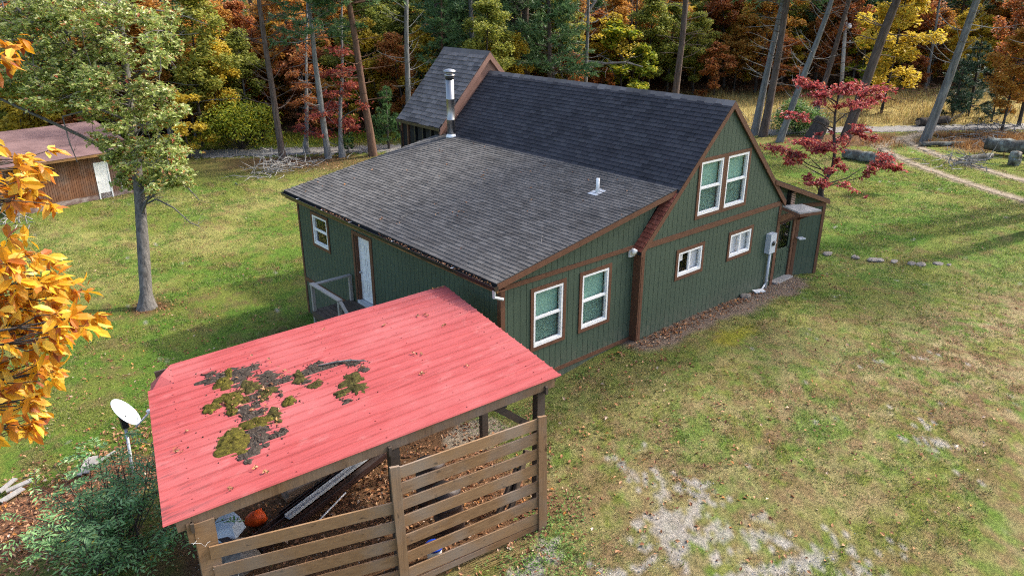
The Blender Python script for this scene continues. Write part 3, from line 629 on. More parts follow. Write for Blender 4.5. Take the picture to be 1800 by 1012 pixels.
# trim boards
def trim(F, u0, u1, n0, n1, z0, z1, m='trim'): return MB().fbox(F, u0, u1, n0, n1, z0, z1).build('trim_board', M[m], house)
trim(FG, .10, W_-.10, .0, .042, ZM-.08, ZM+.08); trim(FG, 0, .11, -.02, .038, -.16, ZM-.02); trim(FG, W_-.12, W_+.02, -.02, .039, -.24, ZM+.02)
trim(FL, -L_+.11, -.02, .0, .040, ZM-.10, ZM+.02); trim(FL, -L_+.11, -.02, .0, .038, -.145, -.04); trim(FL, -L_-.03, -L_+.11, -.03, .044, -.55, ZM+.06)
MB().box((-.045, -.03, -.3), (-.004, D_+.02, ZM+.03)).build('corner_return_board', M['trim'], house)
trim(FB, D_+.02, D_+.09, 0, .028, -1.0, 2.86); trim(FB, ML-.08, ML+.02, -.02, .028, -1.75, 2.86); trim(FB, D_+.09, ML-.08, 0, .03, -.24, -.10)
def slope_board(name, pts, y, dy, dz, m='trim'):
    mb = MB(); a, b = pts
    mb.prism([(a[0], y, a[1]), (b[0], y, b[1]), (b[0], y, b[1]-dz), (a[0], y, a[1]-dz)], (0, dy, 0)); return mb.build(name, M[m], house)
slope_board('rake_board', ((-.13, z_main(-.13)-.005), (XR, ZR-.005)), -.10, .045, .20); slope_board('rake_board', ((W_+.13, z_main(W_+.13)-.005), (XR+.001, ZR-.005)), -.10, .045, .20)
slope_board('rake_board', ((-5.10, z_low(-5.10)-.012), (1.3, z_low(1.3)-.012)), -.025, .045, .15)
slope_board('rake_board', ((-5.10, z_low(-5.10)-.012), (1.3, z_low(1.3)-.012)), 11.10, .045, .15)
# corner strip of the old steep roof that shows below the lean-to
MB().box((-5.10, .0, 2.70), (-5.05, 11.1, 2.925)).build('fascia', M['oldwood_trim'], house)
MB().box((-5.05, .0, 2.71), (-L_, 11.1, 2.74)).build('soffit', M['trim'], house)
# gutter: open trough with end caps and leaves in it
gt = MB(); prof = [(-5.10, 2.90), (-5.10, 2.80), (-5.20, 2.80), (-5.235, 2.91)]
for (a, b), (c_, d_) in zip(prof[:-1], prof[1:]):
    dx, dz = (d_-b)*.006/ math.hypot(c_-a, d_-b), -(c_-a)*.006/math.hypot(c_-a, d_-b)
    gt.hexa([(a, -.06, b), (c_, -.06, d_), (c_, 11.15, d_), (a, 11.15, b), (a+dx, -.06, b+dz), (c_+dx, -.06, d_+dz), (c_+dx, 11.15, d_+dz), (a+dx, 11.15, b+dz)])
for yy in (-.064, 11.150): gt.prism([(-5.10, yy, 2.90), (-5.10, yy, 2.80), (-5.20, yy, 2.80), (-5.235, yy, 2.91)], (0, .004, 0))
gut = gt.build('gutter', M['gutter'], house)
for yy in (1.6, 4.3, 6.6, 8.3, 10.0): MB().box((-5.23, yy, 2.895), (-5.09, yy+.03, 2.905)).build('gutter_strap', M['plastic_white'], gut)
MB().tube([(-5.17, .02, 2.80), (-5.17, .02, 2.62), (-4.9, .02, 2.50)], .04, 8).build('downspout_outlet', M['galv'], gut)
gl = RNG.uniform(0, 1, 420); yy = np.concatenate([RNG.normal(m, s, 70) for m, s in ((.5, .35), (3.2, .5), (4.4, .3), (7.2, .4), (7.9, .3), (2.0, .5))])
yy = yy[(yy > 0) & (yy < 11)]
V, F = leafquads(np.c_[RNG.uniform(-5.19, -5.12, len(yy)), yy, RNG.uniform(2.84, 2.93, len(yy))], .06, .04, .5); V = np.array(V)
link('gutter_leaves', mesh_np('gutter_leaves', V, F, M['litter']), gut)['kind'] = 'stuff'

# roofs: a felted deck with every shingle tab laid on it
def wedge(w, l, th=.009):
    return np.array([(0,0,0),(0,w,0),(l,w,0),(l,0,0),(0,0,th),(0,w,th),(l,w,.0015),(l,0,.0015)], float), np.array([(0,1,2,3),(4,7,6,5),(0,4,5,1),(1,5,6,2),(2,6,7,3),(3,7,4,0)])
def shingle_roof(roof, x0, z0, ang, slope_len, y0, y1, expo, tabw, m, singles=300, sgn=1, seed=1, jit=0., th=.02, ymin=None):
    rng = np.random.default_rng(seed); V0, F0 = wedge(tabw-.012, expo*1.18, th)
    ca, sa = math.cos(ang), math.sin(ang); Rm = np.array([[sgn*ca, 0, -sgn*sa], [0, sgn, 0], [sa, 0, ca]])
    # local x -> up slope, local z -> outward normal
    Rm = np.array([[sgn*ca, 0, -sgn*sa], [0, 1, 0], [sa, 0, ca]])
    rows = int(slope_len/expo); items = []
    for r in range(rows):
        off = (r % 2)*tabw/2 + (rng.uniform(-.06, .06) if jit else 0); yy = y0-tabw+off
        while yy < y1-.05:
            a, b = max(yy, y0), min(yy+tabw, y1)
            if b-a > .05: items.append((r*expo, a, (b-a)/tabw, rng.uniform(-.004, .004)+jit*rng.uniform(-.03, .03), rng.uniform(-.002, .003)))
            yy += tabw
    org = np.array([x0, 0, z0]); locs = [org + Rm@np.array([s+du, 0, .002+dn]) + np.array([0, a, 0]) for s, a, f, du, dn in items]
    order = sorted(range(len(items)), key=lambda q: np.linalg.norm(locs[q]-CAM)); near = [q for q in order if items[q][2] > .99][:singles]; ns = set(near)
    me = bpy.data.meshes.new('shingle'); me.from_pydata([tuple(v) for v in V0], [], [tuple(f) for f in (F0 if sgn > 0 else F0[:, ::-1])]); me.materials.append(m)
    rot = Matrix([list(q) for q in Rm]).to_4x4()
    for q in near:
        o = bpy.data.objects.new('shingle', me); COL.objects.link(o); o.parent = roof
        if sgn > 0: o.matrix_local = Matrix.Translation(Vector(locs[q])) @ rot
        o.rotation_euler.rotate_axis('Z', items[q][3]*.4)
    rest = [q for q in range(len(items)) if q not in ns]
    if rest:
        Vs = []; 
        for q in rest:
            v = V0.copy(); v[:, 1] *= items[q][2]; Vs.append(v@Rm.T + locs[q])
        Fs = (np.arange(len(rest))[:, None, None]*8 + (F0 if sgn > 0 else F0[:, ::-1])[None]).reshape(-1, 4)
        link('shingles', mesh_np('shingles', np.concatenate(Vs), Fs, m), roof)['kind'] = 'stuff'
def deck(name, p, q, y0, y1, th=.10, m='underlay'):
    (xa, za), (xb, zb) = p, q
    return MB().prism([(xa, y0, za), (xb, y0, zb), (xb, y1, zb), (xa, y1, za)], (0, 0, -th)).build(name, M[m], house)
a10 = math.radians(10.0)
lowroof = deck('lean_to_roof', (-5.11, z_low(-5.11)-.004), (1.42, z_low(1.42)-.004), -.02, 11.14)
shingle_roof(lowroof, -5.12, z_low(-5.12), a10, 6.62, -.02, 11.14, .143, .305, M['sh_low'], 300, 1, 3)
am = math.atan(TM)
mainroof = deck('main_roof', (-.14, z_main(-.14)-.004), (XR, ZR-.004), -.09, 10.86)
s0 = (1.36+.14)/math.cos(am)
shingle_roof(mainroof, 1.33, z_main(1.33), am, (XR-1.33)/math.cos(am)-.02, -.09, 10.86, .143, .305, M['sh_main'], 300, 1, 5)
strip = deck('old_roof_edge', (-.15, z_main(-.15)+.004), (1.36, z_main(1.36)+.004), -.088, .24, .02)
shingle_roof(strip, -.15, z_main(-.15)+.006, am, 2.0, -.086, .235, .15, .107, M['sh_red'], 40, 1, 6)
backroof = deck('valley_roof', (W_+.14, z_main(W_+.14)-.004), (XR, ZR-.004), -.09, 10.86)
shingle_roof(backroof, W_+.15, z_main(W_+.15), am, (W_+.15-XR)/math.cos(am)-.02, -.09, 10.86, .143, .305, M['sh_main'], 0, -1, 7)
rc = MB(); NSEG = 36
for q in range(NSEG):
    y0 = -.095 + q*10.96/NSEG; y1 = y0 + 10.96/NSEG + .05; z = ZR+.018-.006*(q % 2)
    c1 = MB(); c1.prism([(XR-.15, y0, z-.15*TM), (XR, y0, z), (XR+.15, y0, z-.15*TM), (XR+.15, y0, z-.15*TM-.012), (XR, y0, z-.012), (XR-.15, y0, z-.15*TM-.012)], (0, min(y1, 10.87)-y0, 0))
    c1.build('ridge_cap_shingle', M['sh_wing'], mainroof)
# far wing with the screened porch
WX, WZ, WT = 3.5, 6.95, math.tan(math.radians(47.0))
wing_a = math.radians(47.0)
def z_w(x): return WZ-WT*abs(x-WX)
wroof = deck('wing_roof', (1.08, z_w(1.08)-.004), (WX, WZ-.004), 10.80, 13.75)
shingle_roof(wroof, 1.06, z_w(1.06), wing_a, (WX-1.06)/math.cos(wing_a)-.02, 10.80, 13.75, .19, .33, M['sh_wing'], 300, 1, 9, .6, .026)
deck('wing_valley_roof', (5.92, z_w(5.92)-.004), (WX, WZ-.004), 10.80, 13.75)
cap = MB().prism([(WX-.16, 10.78, WZ-.16), (WX, 10.78, WZ+.03), (WX+.16, 10.78, WZ-.16), (WX+.16, 10.78, WZ-.18), (WX, 10.78, WZ+.012), (WX-.16, 10.78, WZ-.18)], (0, 2.99, 0)); cap.build('ridge_cap', M['sh_wing'], wroof)
MB().prism([(1.15, 10.90, 3.2), (5.85, 10.90, 3.2), (5.85, 10.90, z_w(5.85)-.05), (WX, 10.90, WZ-.08), (1.15, 10.90, z_w(1.15)-.05)], (0, .08, 0)).build('wing_gable_wall', M['wingtrim'], house)
for sg in (-1, 1):
    xa = WX+sg*2.43
    MB().prism([(xa, 10.78, z_w(xa)-.01), (WX, 10.78, WZ-.01), (WX, 10.78, WZ-.27), (xa, 10.78, z_w(xa)-.27)], (0, .05, 0)).build('wing_rake_board', M['wingtrim'], house)
wp = MB().box((1.2, 11.0, .5), (1.28, 13.6, 1.2)).build('porch_wall', M['dark'], house)
for yy in (11.0, 11.55, 12.1, 12.65, 13.15, 13.6): MB().box((1.18, yy, -.9), (1.30, yy+.09, 4.30)).build('porch_post', M['trim'] if yy > 13 else M['black'], wp)
for yy in (11.09, 11.64, 12.19, 12.74, 13.24): MB().box((1.235, yy, 1.2), (1.245, yy+.36, 4.2)).build('insect_screen', M['dark'], wp)
MB().box((1.19, 11.0, 2.75), (1.30, 13.65, 2.83)).build('porch_rail', M['black'], wp)
MB().box((1.02, 10.80, z_w(1.08)-.13), (1.10, 13.78, z_w(1.08)-.02)).build('porch_gutter', M['gutter'], house)
MB().tube([(1.05, 13.68, 4.24), (1.05, 13.68, 4.0), (1.16, 13.64, 3.8), (1.16, 13.64, -1.0)], .04, 8).build('porch_downspout', M['gutter'], house)
MB().box((1.3, 13.5, -1.2), (5.8, 13.6, 4.2)).build('porch_end_wall', M['green'], house); MB().box((1.3, 11, 4.15), (5.8, 13.6, 4.2)).build('porch_ceiling', M['dark'], house)
MB().box((5.72, 10.9, -1.2), (5.8, 13.5, 4.2)).build('porch_side_wall', M['green'], house)
# stainless flue
fx, fy, fz = 1.28, 10.38, z_low(1.28)
fl = MB().lathe((fx, fy, fz-.02), [(.150, 0), (.150, .62), (.156, .625), (.156, .66), (.150, .665), (.150, 1.36), (.156, 1.365), (.156, 1.40), (.150, 1.405), (.150, 2.08)], 24).build('flue_pipe', M['steel'], house, True)
MB().lathe((fx, fy, fz-.03), [(.21, 0), (.21, .05), (.165, .11), (.152, .13)], 24).build('flue_flashing', M['plastic_white'], fl, True)
MB().lathe((fx, fy, fz+2.06), [(.155, 0), (.155, .10), (.13, .11), (.13, .2)], 24).build('flue_collar', M['black'], fl, True)
MB().lathe((fx, fy, fz+2.16), [(.13, 0), (.19, .02), (.19, .06), (.13, .08), (.13, .15), (.23, .155), (.23, .19), (.17, .235), (.05, .265), (.0, .27)], 24).build('flue_cap', M['steel'], fl, True)
# white vent pipe
vx, vy, vz = .06, 1.78, z_low(.06)
vp = MB().tube([(vx, vy, vz-.05), (vx, vy, vz+.40)], .05, 14).build('vent_pipe', M['plastic_white'], house, True)
MB().hexa([(vx-.24, vy-.17, z_low(vx-.24)+.012), (vx+.2, vy-.17, z_low(vx+.2)+.012), (vx+.2, vy+.17, z_low(vx+.2)+.012), (vx-.24, vy+.17, z_low(vx-.24)+.012)] + [(vx-.24, vy-.17, z_low(vx-.24)+.02), (vx+.2, vy-.17, z_low(vx+.2)+.02), (vx+.2, vy+.17, z_low(vx+.2)+.02), (vx-.24, vy+.17, z_low(vx-.24)+.02)]).build('vent_flashing', M['galv'], vp)
# white back door, six raised panels
dr = MB().fbox(FB, 6.30, 7.10, -.14, -.10, .22, 2.26).build('back_door', M['white_door'], house)
for u0, u1 in ((6.40, 6.66), (6.74, 7.0)):
    for z0, z1 in ((.40, .92), (1.04, 1.62), (1.74, 2.06)):
        ring(MB(), FB, u0, u1, z0, z1, .025, -.0995, -.088).build('door_panel_moulding', M['white_door'], dr)
MB().lathe(FB(7.03, -.10, 1.12), [(.03, 0), (.03, .01), (.012, .012), (.012, .04), (.028, .045), (.03, .07), (.0, .08)], 14, (-1, 0, 0)).build('door_knob', M['galv'], dr, True)
mb = MB(); mb.fbox(FB, 6.10, 6.24, -.02, .03, .14, 2.44); mb.fbox(FB, 7.16, 7.26, -.02, .03, .14, 2.44); mb.fbox(FB, 6.24, 7.16, -.02, .031, 2.33, 2.44); mb.fbox(FB, 6.24, 6.30, -.16, .0, .16, 2.33); mb.fbox(FB, 7.10, 7.16, -.16, .0, .16, 2.33); mb.build('door_casing', M['trim'], dr)
MB().fbox(FB, 6.24, 7.16, -.16, .05, .10, .20).build('threshold', M['galv'], dr)
MB().fbox(FB, 6.2, 7.2, -.40, -.38, 0, 2.4).build('door_back_panel', M['dark'], dr)
# entry addition at the right end, its front wall turned outwards
EA, EB = np.array([8.25, .06]), np.array([9.12, -.39]); EL = np.linalg.norm(EB-EA); eu = (EB-EA)/EL
FE = frame((EA[0], EA[1], 0), (eu[0], eu[1], 0), (eu[1], -eu[0], 0))
en = MB().fbox(FE, 0, EL, -.1, -.04, -.5, -.2).build('entry_wall', M['concrete'], house)
siding(en, FE, [(0, -.25), (EL, -.25), (EL, 2.30), (0, 2.30)], [], .203, None, .004)
siding(en, FE, [(-.75, 2.30), (EL, 2.42), (-.75, 3.0)], [], 1.0, None, .004)
trim(FE, EL-.06, EL+.05, -.04, .03, -.3, 2.46); trim(FE, -.02, .10, -.03, .035, -.28, 2.42); trim(FE, .10, EL-.06, 0, .03, 2.28, 2.42)
er = MB(); P1, P2 = np.array([6.25, -.10, 3.60]), np.array([9.28, -.47, 2.50])
er.prism([P1, P2, P2+np.array([.0, 3.2, 0]), P1+np.array([0, 3.2, 0])], (0, 0, -.07)); er.build('entry_roof', M['sh_main'], house)
MB().prism([P1+(0, -.03, -.03), P2+(0, -.03, -.03), P2+(0, -.03, -.17), P1+(0, -.03, -.17)], (0, .045, 0)).build('entry_rake_board', M['trim'], house)
MB().prism([(7.0, .25, -.4), (7.0, 3.0, -.4), (9.15, 3.0, -.4), (9.13, -.3, -.4)][::1], (0, 0, .01)).build('entry_floor', M['dark'], house)
MB().hexa([(9.08, -.34, -.5), (9.16, -.34, -.5), (9.16, 2.7, -.5), (9.08, 2.7, -.5), (9.08, -.34, 2.4), (9.16, -.34, 2.4), (9.16, 2.7, 2.4), (9.08, 2.7, 2.4)]).build('entry_side_wall', M['green'], house)
MB().box((6.95, 2.62, -.5), (9.1, 2.7, 2.6)).build('entry_end_wall', M['green'], house)
# louvred vent box on the addition
M['louvre'] = pmat('pale_tan_louvre', (.42, .27, .21), (.5, .33, .27), 3, (1, 1, 1), .6, 0)
lv = MB().box((7.42, -.05, 2.50), (7.70, .16, 2.98)).build('louvre_vent', M['gutter'], house)
for q in range(7): MB().box((7.44, -.075, 2.535+q*.062), (7.68, -.052, 2.567+q*.062)).build('louvre_slat', M['louvre'], lv)
MB().prism([(7.0, .09, 2.2), (8.3, .09, 2.2), (8.3, .09, 2.75), (7.0, .09, 3.3)], (0, .05, 0)).build('entry_gable_panel', M['green'], house)
# entry door under the little awning
FD = frame((0, .10, 0), (1, 0, 0), (0, -1, 0))
ed = MB(); ring(ed, FD, 7.16, 8.06, -.10, 1.98, .12, -.04, .0, 1.06); ed_ = ed.build('entry_door', M['green_door'], house)
MB().fbox(FD, 7.28, 7.94, -.03, -.022, .96, 1.86).build('door_glass', M['glass'], ed_)
MB().fbox(FD, 7.2, 8.0, -.30, -.28, .1, 1.95).build('door_back_panel', M['dark'], ed_)
for u0, u1 in ((7.27, 7.56), (7.66, 7.95)):
    for z0, z1 in ((.02, .40), (.50, .86)): ring(MB(), FD, u0, u1, z0, z1, .022, .0005, .010).build('door_panel_moulding', M['green_door'], ed_)
MB().lathe(FD(7.98, .0, .92), [(.03, 0), (.012, .012), (.012, .04), (.03, .05), (.0, .08)], 12, (0, -1, 0)).build('door_knob', M['black'], ed_, True)
mb = MB(); mb.fbox(FD, 7.0, 7.16, -.06, .05, -.25, 2.2); mb.fbox(FD, 8.06, 8.24, -.06, .05, -.25, 2.2); mb.fbox(FD, 7.16, 8.06, -.06, .05, 1.98, 2.2); mb.build('door_casing', M['trim'], ed_)
MB().fbox(FD, 7.08, 8.16, -.05, .24, -.30, -.115).build('threshold', M['concrete'], ed_)
aw = [onz(1376, 361, 2.60), onz(1410, 358.5, 2.60), onz(1444, 369, 2.42), onz(1406, 374, 2.42)]
ao = MB().prism(aw, (0, 0, -.05)).build('entry_awning', M['concrete'], house)
for (p, q) in ((aw[0], aw[3]), (aw[3], aw[2])): MB().bar(np.array(p)+(0, 0, -.10), np.array(q)+(0, 0, -.10), .05, .09).build('awning_beam', M['trim'], ao)
MB().bar((7.08, .0, 1.95), np.array(aw[3])*.9+np.array(aw[0])*.1+(0, 0, -.14), .06, .07).build('awning_brace', M['trim'], ao)
MB().bar((8.2, .0, 1.9), np.array(aw[2])*.75+np.array(aw[1])*.25+(0, 0, -.14), .06, .07).build('awning_brace', M['trim'], ao)
MB().fbox(FE, .05, .30, .02, .22, 1.19, 1.23).build('wall_shelf', M['plastic_grey'], house)
# meter box, conduit, floodlight
mbx = MB().box((6.26, -.20, 1.12), (6.60, -.015, 1.78)).build('meter_box', M['plastic_grey'], house)
MB().lathe((6.44, -.20, 1.46), [(.09, 0), (.09, .03), (.075, .035), (.075, .10), (.0, .115)], 18, (0, -1, 0)).build('meter_dial', M['glass'], mbx, True)
MB().lathe((6.44, -.205, 1.46), [(.07, 0), (.07, .03), (.0, .031)], 18, (0, -1, 0)).build('meter_face', M['black'], mbx, True)
MB().tube([(6.50, -.09, 1.12), (6.50, -.09, -.2)], .045, 12).build('conduit', M['plastic_grey'], mbx, True)
fd = MB().box((-.28, D_-.07, 2.42), (-.06, D_-.015, 2.62)).build('flood_light', M['plastic_white'], house)
MB().lathe((-.20, D_-.08, 2.62), [(.03, -.03), (.07, .02), (.085, .10), (.085, .13), (.0, .132)], 14, (-.2, -.9, -.25)).build('lamp_head', M['plastic_white'], fd, True)
MB().lathe((-.10, D_-.08, 2.60), [(.03, -.03), (.06, .02), (.07, .08), (.07, .11), (.0, .112)], 14, (.6, -.8, -.35)).build('lamp_head', M['plastic_white'], fd, True)
# leaves, seeds and twigs dropped on the roofs
lp = []
for _ in range(46):
    xx, yv = RNG.uniform(-5, 1.2), RNG.uniform(.1, 11); lp.append((xx, yv, z_low(xx)+.03))
for px, py in [(850,310),(852,306),(848,312),(672,385),(668,388),(676,387),(768,360),(770,378),(806,376),(812,374),(700,395)]:
    d = ray(px, py); t_ = (2.95+TL*(CAM[0]+5.09)-CAM[2])/(d[2]-TL*d[0]); p = CAM+d*t_; lp += [tuple(p+RNG.normal(size=3)*[.05, .05, 0]+[0, 0, .035]) for _ in range(2)]
V, F = leafquads(np.array(lp), RNG.uniform(.05, .11, len(lp)), RNG.uniform(.03, .06, len(lp)), 1.0, fold=.3)
tag(link('roof_leaves', mesh_np('roof_leaves', V, F, M['litter'])), 'dry leaves scattered over the grey shingle roof', 'leaves', kind='stuff')
mb = MB()
for _ in range(16):
    xx, yv = RNG.uniform(-4.5, 1), RNG.uniform(.5, 10.5); a = RNG.uniform(0, 6.28); l = RNG.uniform(.15, .4)
    mb.tube([(xx, yv, z_low(xx)+.025), (xx+l*math.cos(a), yv+l*math.sin(a), z_low(xx+l*math.cos(a))+.035)], .006, 4)
tag(mb.build('roof_twigs', M['dead_twig']), 'thin dead twigs lying on the grey shingle roof', 'twigs', kind='stuff')

# landing with handrail at the back door
dk = empty('door_landing', (-5.5, 6.9, -1.2), 'weathered wooden landing with grey handrail below the white back door', 'deck')
for q in range(8): MB().box((-6.2+q*.172, 5.75, .06), (-6.2+q*.172+.155, 7.55, .10)).build('deck_board', M['deckwood'], dk)
MB().box((-6.2, 5.77, -.10), (-6.16, 7.53, .055)).build('rim_joist', M['deckwood'], dk); MB().box((-6.15, 7.49, -.10), (-4.83, 7.53, .055)).build('rim_joist', M['deckwood'], dk)
for p in ((-6.15, 7.46, -1.6, .92), (-4.88, 7.47, .0, .92), (-6.15, 5.80, -1.6, .92)): MB().box((p[0]-.045, p[1]-.045, p[2]), (p[0]+.045, p[1]+.045, p[3])).build('rail_post', M['greywood'], dk)
MB().bar((-6.2, 7.47, .94), (-4.85, 7.47, .94), .14, .04).build('top_rail', M['greywood'], dk); MB().bar((-6.15, 7.50, .981), (-6.15, 5.72, .981), .14, .04).build('top_rail', M['greywood'], dk)
MB().bar((-6.15, 5.72, .95), (-6.15, 4.3, -.10), .09, .04).build('stair_rail', M['greywood'], dk)
for q in range(6): MB().box((-6.15, 5.46-q*.28, -.10-q*.19), (-4.95, 5.74-q*.28, -.06-q*.19)).build('stair_tread', M['deckwood'], dk)
MB().bar((-6.1, 5.75, -.05), (-6.1, 4.05, -1.22), .04, .24).build('stair_stringer', M['deckwood'], dk); MB().bar((-4.98, 5.75, -.05), (-4.98, 4.05, -1.22), .04, .24).build('stair_stringer', M['deckwood'], dk)
# ------------------------------------------------------------------ red-roofed open shed with slatted pen
SA = math.radians(-8.0)
LN, RN_, RF, LF = [np.array(q) for q in ((-13.276, -2.381, 2.0), (-6.314, -3.362, 2.40), (-5.295, 1.822, 2.40), (-12.035, 2.757, 2.0))]
def SP(s, t, dz=0): return LN*(1-s)*(1-t) + RN_*s*(1-t) + RF*s*t + LF*(1-s)*t + np.array([0, 0, dz])
shed = empty('open_shed', (*SP(.5, .5)[:2], -.8), 'open timber shed with faded red metal roof and slatted wooden pen', 'shed')
frame_o = MB().bar(SP(.02, .012, -.125), SP(.985, .012, -.125), .045, .19).build('eave_beam', M['postwood'], shed)
MB().bar(SP(.02, .985, -.125), SP(.985, .985, -.125), .045, .19).build('eave_beam', M['darkwood'], shed)
rf = MB().bar(SP(.992, .02, -.10), SP(.992, .985, -.10), .04, .12).build('roof', M['darkwood'], shed)
for t in (.2, .4, .6, .8): MB().bar(SP(.02, t, -.06), SP(.985, t, -.06), .09, .04).build('purlin', M['darkwood'], rf)
for s in (.05, .5, .955): MB().bar(SP(s, -.005, -.20), SP(s, .99, -.20), .05, .16).build('rafter', M['darkwood'], rf)
def panel_profile(j):
    pts = []; pitch = 1/18
    for r in range(3):
        b = (j*3+r)*pitch; e = 5.28
        pts += [(b, 0), (b+.016/e, .024), (b+.044/e, .024), (b+.060/e, 0), (b+.155/e, 0), (b+.165/e, .004), (b+.18/e, .004), (b+.19/e, 0)]
    pts.append(((j+1)*3*pitch, 0)); return pts
for j in range(6):
    pr = panel_profile(j); S = np.linspace(-.004, 1.003, 12); V = []; lift = .0015*(j % 2)
    s0 = -.004 if j < 5 else .066
    S = np.linspace(s0, 1.003, 12)
    for lay in (0, -.004):
        for s in S:
            for t, h in pr:
                ed = min(1, (s-s0)/.1); V.append(SP(s, t, h+lay+lift+.004*math.sin(s*21+j*2)*math.sin(t*17) - (.012*(1-ed) if j >= 4 else 0)))
    m = len(pr); n = len(S); F = []
    for lay in (0, 1):
        for a in range(n-1):
            for b in range(m-1):
                q = lay*n*m+a*m+b; f = (q, q+m, q+m+1, q+1); F.append(f if lay == 0 else f[::-1])
    for b in range(m-1):
        for a in (0, (n-1)*m): F.append((a+b, a+b+1, a+b+1+n*m, a+b+n*m) if a == 0 else (a+b+1, a+b, a+b+n*m, a+b+1+n*m))
    for a in range(n-1):
        F.append((a*m, a*m+n*m, (a+1)*m+n*m, (a+1)*m)); F.append((a*m+m-1, (a+1)*m+m-1, (a+1)*m+m-1+n*m, a*m+m-1+n*m))
    mb = MB(); mb.v = [tuple(map(float, v)) for v in V]; mb.f = F
    for s in (.06, .28, .5, .72, .95):
        for r in range(3):
            p = SP(s, (j*3+r)/18+.24/5.28/2, .006); mb.lathe(p, [(.013, -.004), (.013, .002), (.007, .004), (.007, .010)], 6)
    mb.build('roof_panel', M['red'], rf)
# folded-down damaged corner sheet
c0, c1, c2, c3 = SP(.068, .835, -.01), SP(.066, 1.0, -.006), SP(.004, .985, -.26), SP(.0, .835, -.10); cm = SP(.035, .92, .02)
fl = MB(); fl.add([c0, c1, c2, c3, cm], [(0, 1, 4), (1, 2, 4), (2, 3, 4), (3, 0, 4)])
fl.add([c0-(0, 0, .005), c1-(0, 0, .005), c2-(0, 0, .005), c3-(0, 0, .005), cm-(0, 0, .005)], [(1, 0, 4), (2, 1, 4), (3, 2, 4), (0, 3, 4)])
tag(fl.build('bent_sheet', M['red'], rf), 'crumpled roof sheet corner folded downwards')
mb = MB(); mb.add([c1, c2, c2-(0, 0, .22), c1-(0, 0, .16)], [(0, 1, 2, 3)]); mb.add([c1+(.004, .004, 0), c2+(.004, .004, 0), c2-(0, 0, .22)+(.004, .004, 0), c1-(0, 0, .16)+(.004, .004, 0)], [(3, 2, 1, 0)]); mb.build('bent_sheet', M['red'], rf)
for s, t, wd, m in ((.945, .03, .17, 'darkwood'), (.515, .03, .17, 'darkwood'), (.955, .965, .15, 'darkwood'), (.53, .965, .15, 'darkwood'), (.05, .965, .15, 'darkwood'), (.955, .5, .15, 'darkwood')):
    p = SP(s, t); z = Hs(p[0], p[1]); MB().bar((p[0], p[1], z-.2), (p[0], p[1], p[2]-.10), wd, wd, (math.cos(SA), math.sin(SA), 0)).build('post', M[m], shed)
FP = frame((-7.05, -3.75, 0), (math.cos(SA), math.sin(SA), 0), (math.sin(SA), -math.cos(SA), 0))
for u0, u1, z0, z1, n0, n1 in ((-.15, .03, -.62, 2.06, .035, .085), (-3.03, -2.86, -.8, 2.08, .035, .085)):
    MB().hexa([FP(u0, n0, z0), FP(u1, n0, z0), FP(u1, n1, z0), FP(u0, n1, z0), FP(u0-.05, n0-.02, z1), FP(u1-.05, n0-.02, z1-.03), FP(u1-.05, n1-.02, z1-.03), FP(u0-.05, n1-.02, z1)]).build('pen_post', M['postwood'], shed)
CPX = SP(.072, .012); FC = frame((CPX[0], CPX[1], 0), (math.cos(SA), math.sin(SA), 0), (math.sin(SA), -math.cos(SA), 0)); MB().fbox(FC, -.15, .15, -.12, .06, -1.1, 1.86).build('pen_post', M['slat'], shed)
MB().fbox(FC, -.24, -.155, -.03, .05, 1.55, 1.9).build('blocking', M['slat'], shed)
rs = random.Random(4)
for zt in (2.02, 1.70, 1.37, 1.02, .64, .28, -.08, -.36):
    a, b = rs.uniform(-.02, .02), rs.uniform(-.02, .02); hh = rs.uniform(.205, .23) if zt > -.2 else .12; th = .032
    u0, u1 = -2.98+rs.uniform(-.03, .03), -.02+rs.uniform(-.04, .03)
    MB().hexa([FP(u0, 0, zt-hh+a), FP(u1, 0, zt-hh+b), FP(u1, th, zt-hh+b), FP(u0, th, zt-hh+a), FP(u0, 0, zt+a), FP(u1, 0, zt+b), FP(u1, th, zt+b), FP(u0, th, zt+a)]).build('slat', M['slat'], shed)
for zt in (1.36, .99, .63, .28, -.06, -.40, -.72):
    a, b = rs.uniform(-.02, .02)+.03, rs.uniform(-.02, .02); hh = rs.uniform(.215, .24); th = .032; u1 = -2.95; E0 = FC(.0+rs.uniform(-.02, .02), .065, 0); E1 = E0+FP(0, th, 0)-FP(0, 0, 0); zz = np.array([0, 0, 1.])
    MB().hexa([E0+zz*(zt-hh+a), FP(u1, 0, zt-hh+b), FP(u1, th, zt-hh+b), E1+zz*(zt-hh+a), E0+zz*(zt+a), FP(u1, 0, zt+b), FP(u1, th, zt+b), E1+zz*(zt+a)]).build('slat', M['slat'], shed)
MB().bar(SP(.955, .035, -1.2), SP(.80, .035, -.22), .05, .13).build('knee_brace', M['darkwood'], shed)
